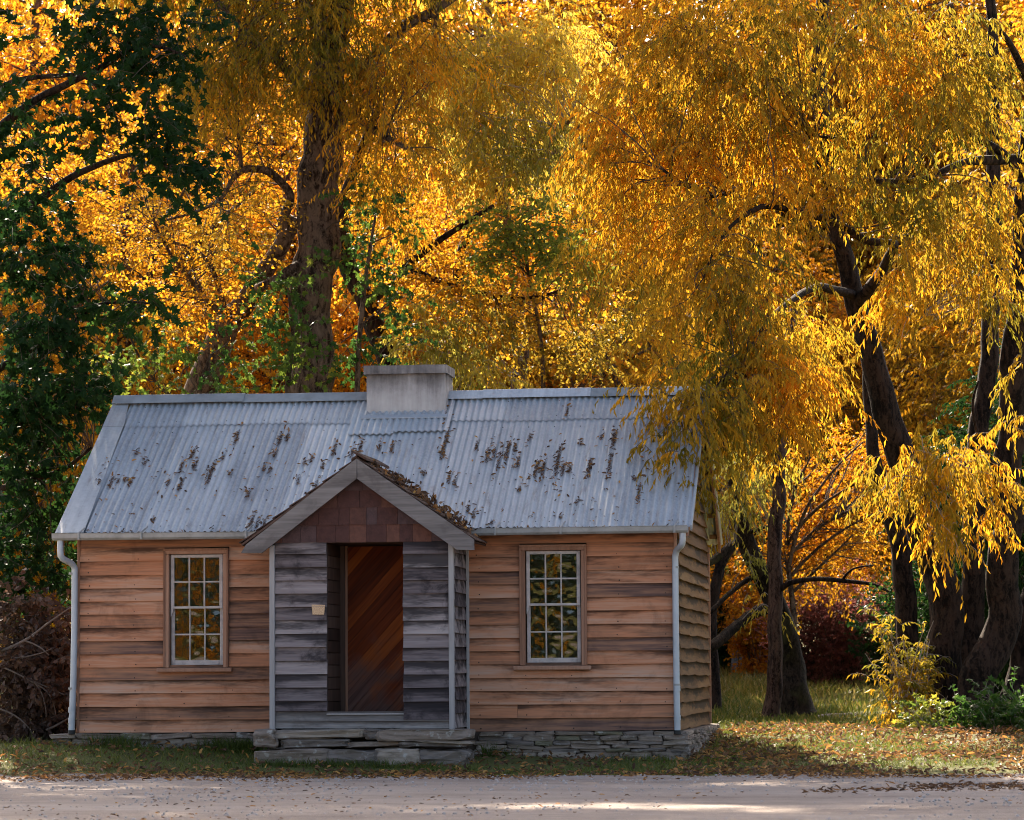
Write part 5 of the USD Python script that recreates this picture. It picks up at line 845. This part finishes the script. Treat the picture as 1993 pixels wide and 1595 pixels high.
X, Y, f = scatter(-4, 15, -15, -2.6, 3400, .46, .6, 51); g.append(litter(X, Y, ground_z(X, Y)+.022, rg.uniform(.02, .06, len(X)), w=.4, up_=.2))
X, Y, f = scatter(-4, 15, -4.6, -3.0, 4200, .46, .8, 57); g.append(litter(X, Y, ground_z(X, Y)+.025, rg.uniform(.03, .075, len(X)), w=.42, tone=rg.normal(.55, .25, len(X))))
X, Y, f = scatter(-4, 15, -3.6, -1.9, 6500, .28, 1.3, 52); g.append(litter(X, Y, ground_z(X, Y)+.025, rg.uniform(.035, .09, len(X)), w=.42, tone=rg.normal(.6, .25, len(X))))
X, Y, f = scatter(-4, 15, -2.4, .1, 3600, .3, 1.3, 53); k = off_house(X, Y); g.append(litter(X[k], Y[k], ground_z(X[k], Y[k])+.05, rg.uniform(.035, .09, k.sum()), w=.42, up_=.5))
X, Y, f = scatter(6.9, 15, -2.7, 9, 13000, .27, .7, 54); g.append(litter(X, Y, ground_z(X, Y)+.06, rg.uniform(.04, .10, len(X)), w=.4, up_=.5, tone=rg.normal(.55, .25, len(X))))
X, Y, f = scatter(8.5, 12.5, -8, -6, 1500, .36, .6, 55); g.append(litter(X, Y, ground_z(X, Y)+.025, rg.uniform(.04, .08, len(X)), w=.4, tone=rg.normal(.35, .2, len(X))))
V, F = cat([(a, b) for a, b, c in g]); tag(obj('fallen_leaves', (V, F), 'dry_leaf', pv={'tone': np.concatenate([c for a, b, c in g])}, kind='stuff'), 'brown and yellow fallen leaves strewn over road and grass', 'fallen leaves')
m = trimesh.creation.icosphere(1); bv_, bf_ = np.array(m.vertices), np.array(m.faces)
X, Y, f = scatter(-4, 15, -15, -2.7, 6000, .33, .6, 56); s = rg.uniform(.005, .017, len(X))[:, None, None]*rg.uniform(.6, 1.2, (len(X), 1, 3)); V = np.stack([X, Y, ground_z(X, Y)+.016], -1)[:, None]+bv_[None]*s
tag(obj('pebbles', (V.reshape(-1, 3), (bf_[None]+np.arange(len(X))[:, None, None]*len(bv_)).reshape(-1, 3)), 'pebble', smooth=True, kind='stuff'), 'small loose stones on the gravel road', 'pebbles')
# leaf litter caught in the valleys of the roofing iron (streaks) and loose leaves on top
def on_roof(x, s, h): return np.array([0, EY, EZ])+np.stack([x, 0*x, 0*x], -1)+np.asarray(s)[:, None]*ux+np.asarray(h)[:, None]*un
def roof_xy(px, py):
    """Where the sight line through this pixel meets the front roof slope: (x, distance up the slope)."""
    d = fw+(px-996.5)/FPX*rt-(py-797.5)/FPX*up; o = np.array([0, EY, EZ]); t = ((o-CAM)@un)/(d@un); p = CAM+t*d; return p[0], (p-o)@ux
streaks = [(352, 940, 40), (356, 905, 30), (384, 905, 25), (375, 880, 30), (410, 930, 30), (412, 915, 40), (465, 850, 45), (545, 855, 40), (540, 880, 20), (565, 850, 25), (215, 935, 30), (190, 930, 26), (205, 905, 22), (225, 935, 14), (240, 932, 14), (255, 935, 18), (285, 900, 16), (330, 938, 22), (605, 890, 20), (655, 870, 26), (690, 880, 30), (700, 870, 34), (620, 940, 20), (580, 935, 18), (480, 960, 22), (510, 910, 20), (520, 915, 18), (650, 880, 18), (735, 870, 22), (765, 870, 30),
    (933, 865, 22), (950, 885, 44), (958, 880, 30), (972, 895, 52), (985, 870, 30), (990, 885, 34), (1002, 870, 24), (1008, 895, 40), (1040, 905, 34), (1045, 920, 30), (1052, 912, 40), (1060, 905, 24), (1086, 905, 60), (1092, 880, 44), (1098, 915, 32), (1108, 912, 26), (1144, 900, 28), (1153, 910, 44), (1190, 900, 60), (1196, 855, 40), (1200, 850, 36), (1240, 930, 14), (1247, 955, 46), (860, 880, 40), (866, 850, 60), (870, 810, 40), (1102, 800, 30), (875, 930, 24), (885, 935, 22), (830, 920, 18), (920, 1000, 22), (908, 990, 22), (1012, 950, 20), (1035, 850, 22), (1120, 975, 14), (960, 1015, 12), (1085, 1005, 10), (495, 1010, 24), (500, 1020, 20), (515, 1020, 22), (485, 1020, 16), (295, 1010, 14), (690, 905, 20), (260, 880, 14), (430, 890, 16), (590, 900, 16), (450, 920, 14), (630, 905, 18), (1170, 850, 18), (1135, 860, 16)]
g, lv = [], []
m = trimesh.creation.icosphere(0); bv_, bf_ = np.array(m.vertices), np.array(m.faces)
for px, py, ln in streaks:
    x, s = roof_xy(px, py); x = (math.floor(x/PITCH_C)+.5)*PITCH_C; L_ = ln/ppm(1)*1.5
    n_ = int(75*L_/.2)+6; ss = s+(rg.beta(1.3, 1.6, n_)-.5)*L_; h0 = np.where(ss > UP, .009, 0)-.004
    P = on_roof(x+rg.normal(0, .009, n_), ss, h0+rg.uniform(0, .010, n_)); sz = rg.uniform(.002, .006, n_)[:, None, None]*rg.uniform(.5, 1.3, (n_, 1, 3))
    g.append(((P[:, None]+bv_[None]*sz).reshape(-1, 3), (bf_[None]+np.arange(n_)[:, None, None]*len(bv_)).reshape(-1, 3)))
    k = max(3, int(L_*44)); P = on_roof(x+rg.normal(0, .022, k), s+rg.normal(0, .5, k)*L_, np.full(k, .016)); lv.append(litter(P[:, 0], P[:, 1], P[:, 2], rg.uniform(.03, .07, k), w=.4, nrm=un, up_=.35))
rd = np.random.default_rng(77); x = rd.uniform(0, 6.9, 240); s = rd.beta(1.3, 2.0, 240)*2.3; x = (np.floor(x/PITCH_C)+.5)*PITCH_C+rd.normal(0, .012, 240); P = on_roof(x, s, np.full(240, .006)); lv.append(litter(P[:, 0], P[:, 1], P[:, 2], rd.uniform(.025, .065, 240), w=.4, nrm=un))
x = rd.uniform(0, 6.9, 200); P = on_roof(x, np.full(200, -.03)+rd.normal(0, .02, 200), np.full(200, -.0)); lv.append(litter(P[:, 0], P[:, 1], P[:, 2], rd.uniform(.03, .08, 200), w=.35, nrm=un, up_=.8))
tag(obj('roof_debris', g, 'debris', kind='stuff'), 'dark mouldering litter in streaks along the valleys of the iron roof', 'roof litter')
n_ = 330; q = rd.uniform(.05, 1.5, n_); a = np.array([3.40, -1.05, 3.0]); uu = np.array([.816, 0, -.578]); nn = np.array([.578, 0, .816]); yb = rd.beta(1, 1.6, n_)*np.clip(2.1-q*.6, .3, 2)
P = a+q[:, None]*uu+yb[:, None]*np.array([0, 1., 0])+nn*(.022+rd.uniform(0, .05, n_)*np.clip(q, .2, 1))[:, None]; lv.append(litter(P[:, 0], P[:, 1], P[:, 2], rd.uniform(.04, .10, n_), w=.55, nrm=nn, up_=.8, tone=rd.normal(.42, .22, n_)))
V, F = cat([(a, b) for a, b, c in lv]); tag(obj('roof_leaves', (V, F), 'dry_leaf', pv={'tone': np.concatenate([c for a, b, c in lv])}, kind='stuff'), 'dry leaves lying on the iron roof and heaped on the porch roof', 'fallen leaves')
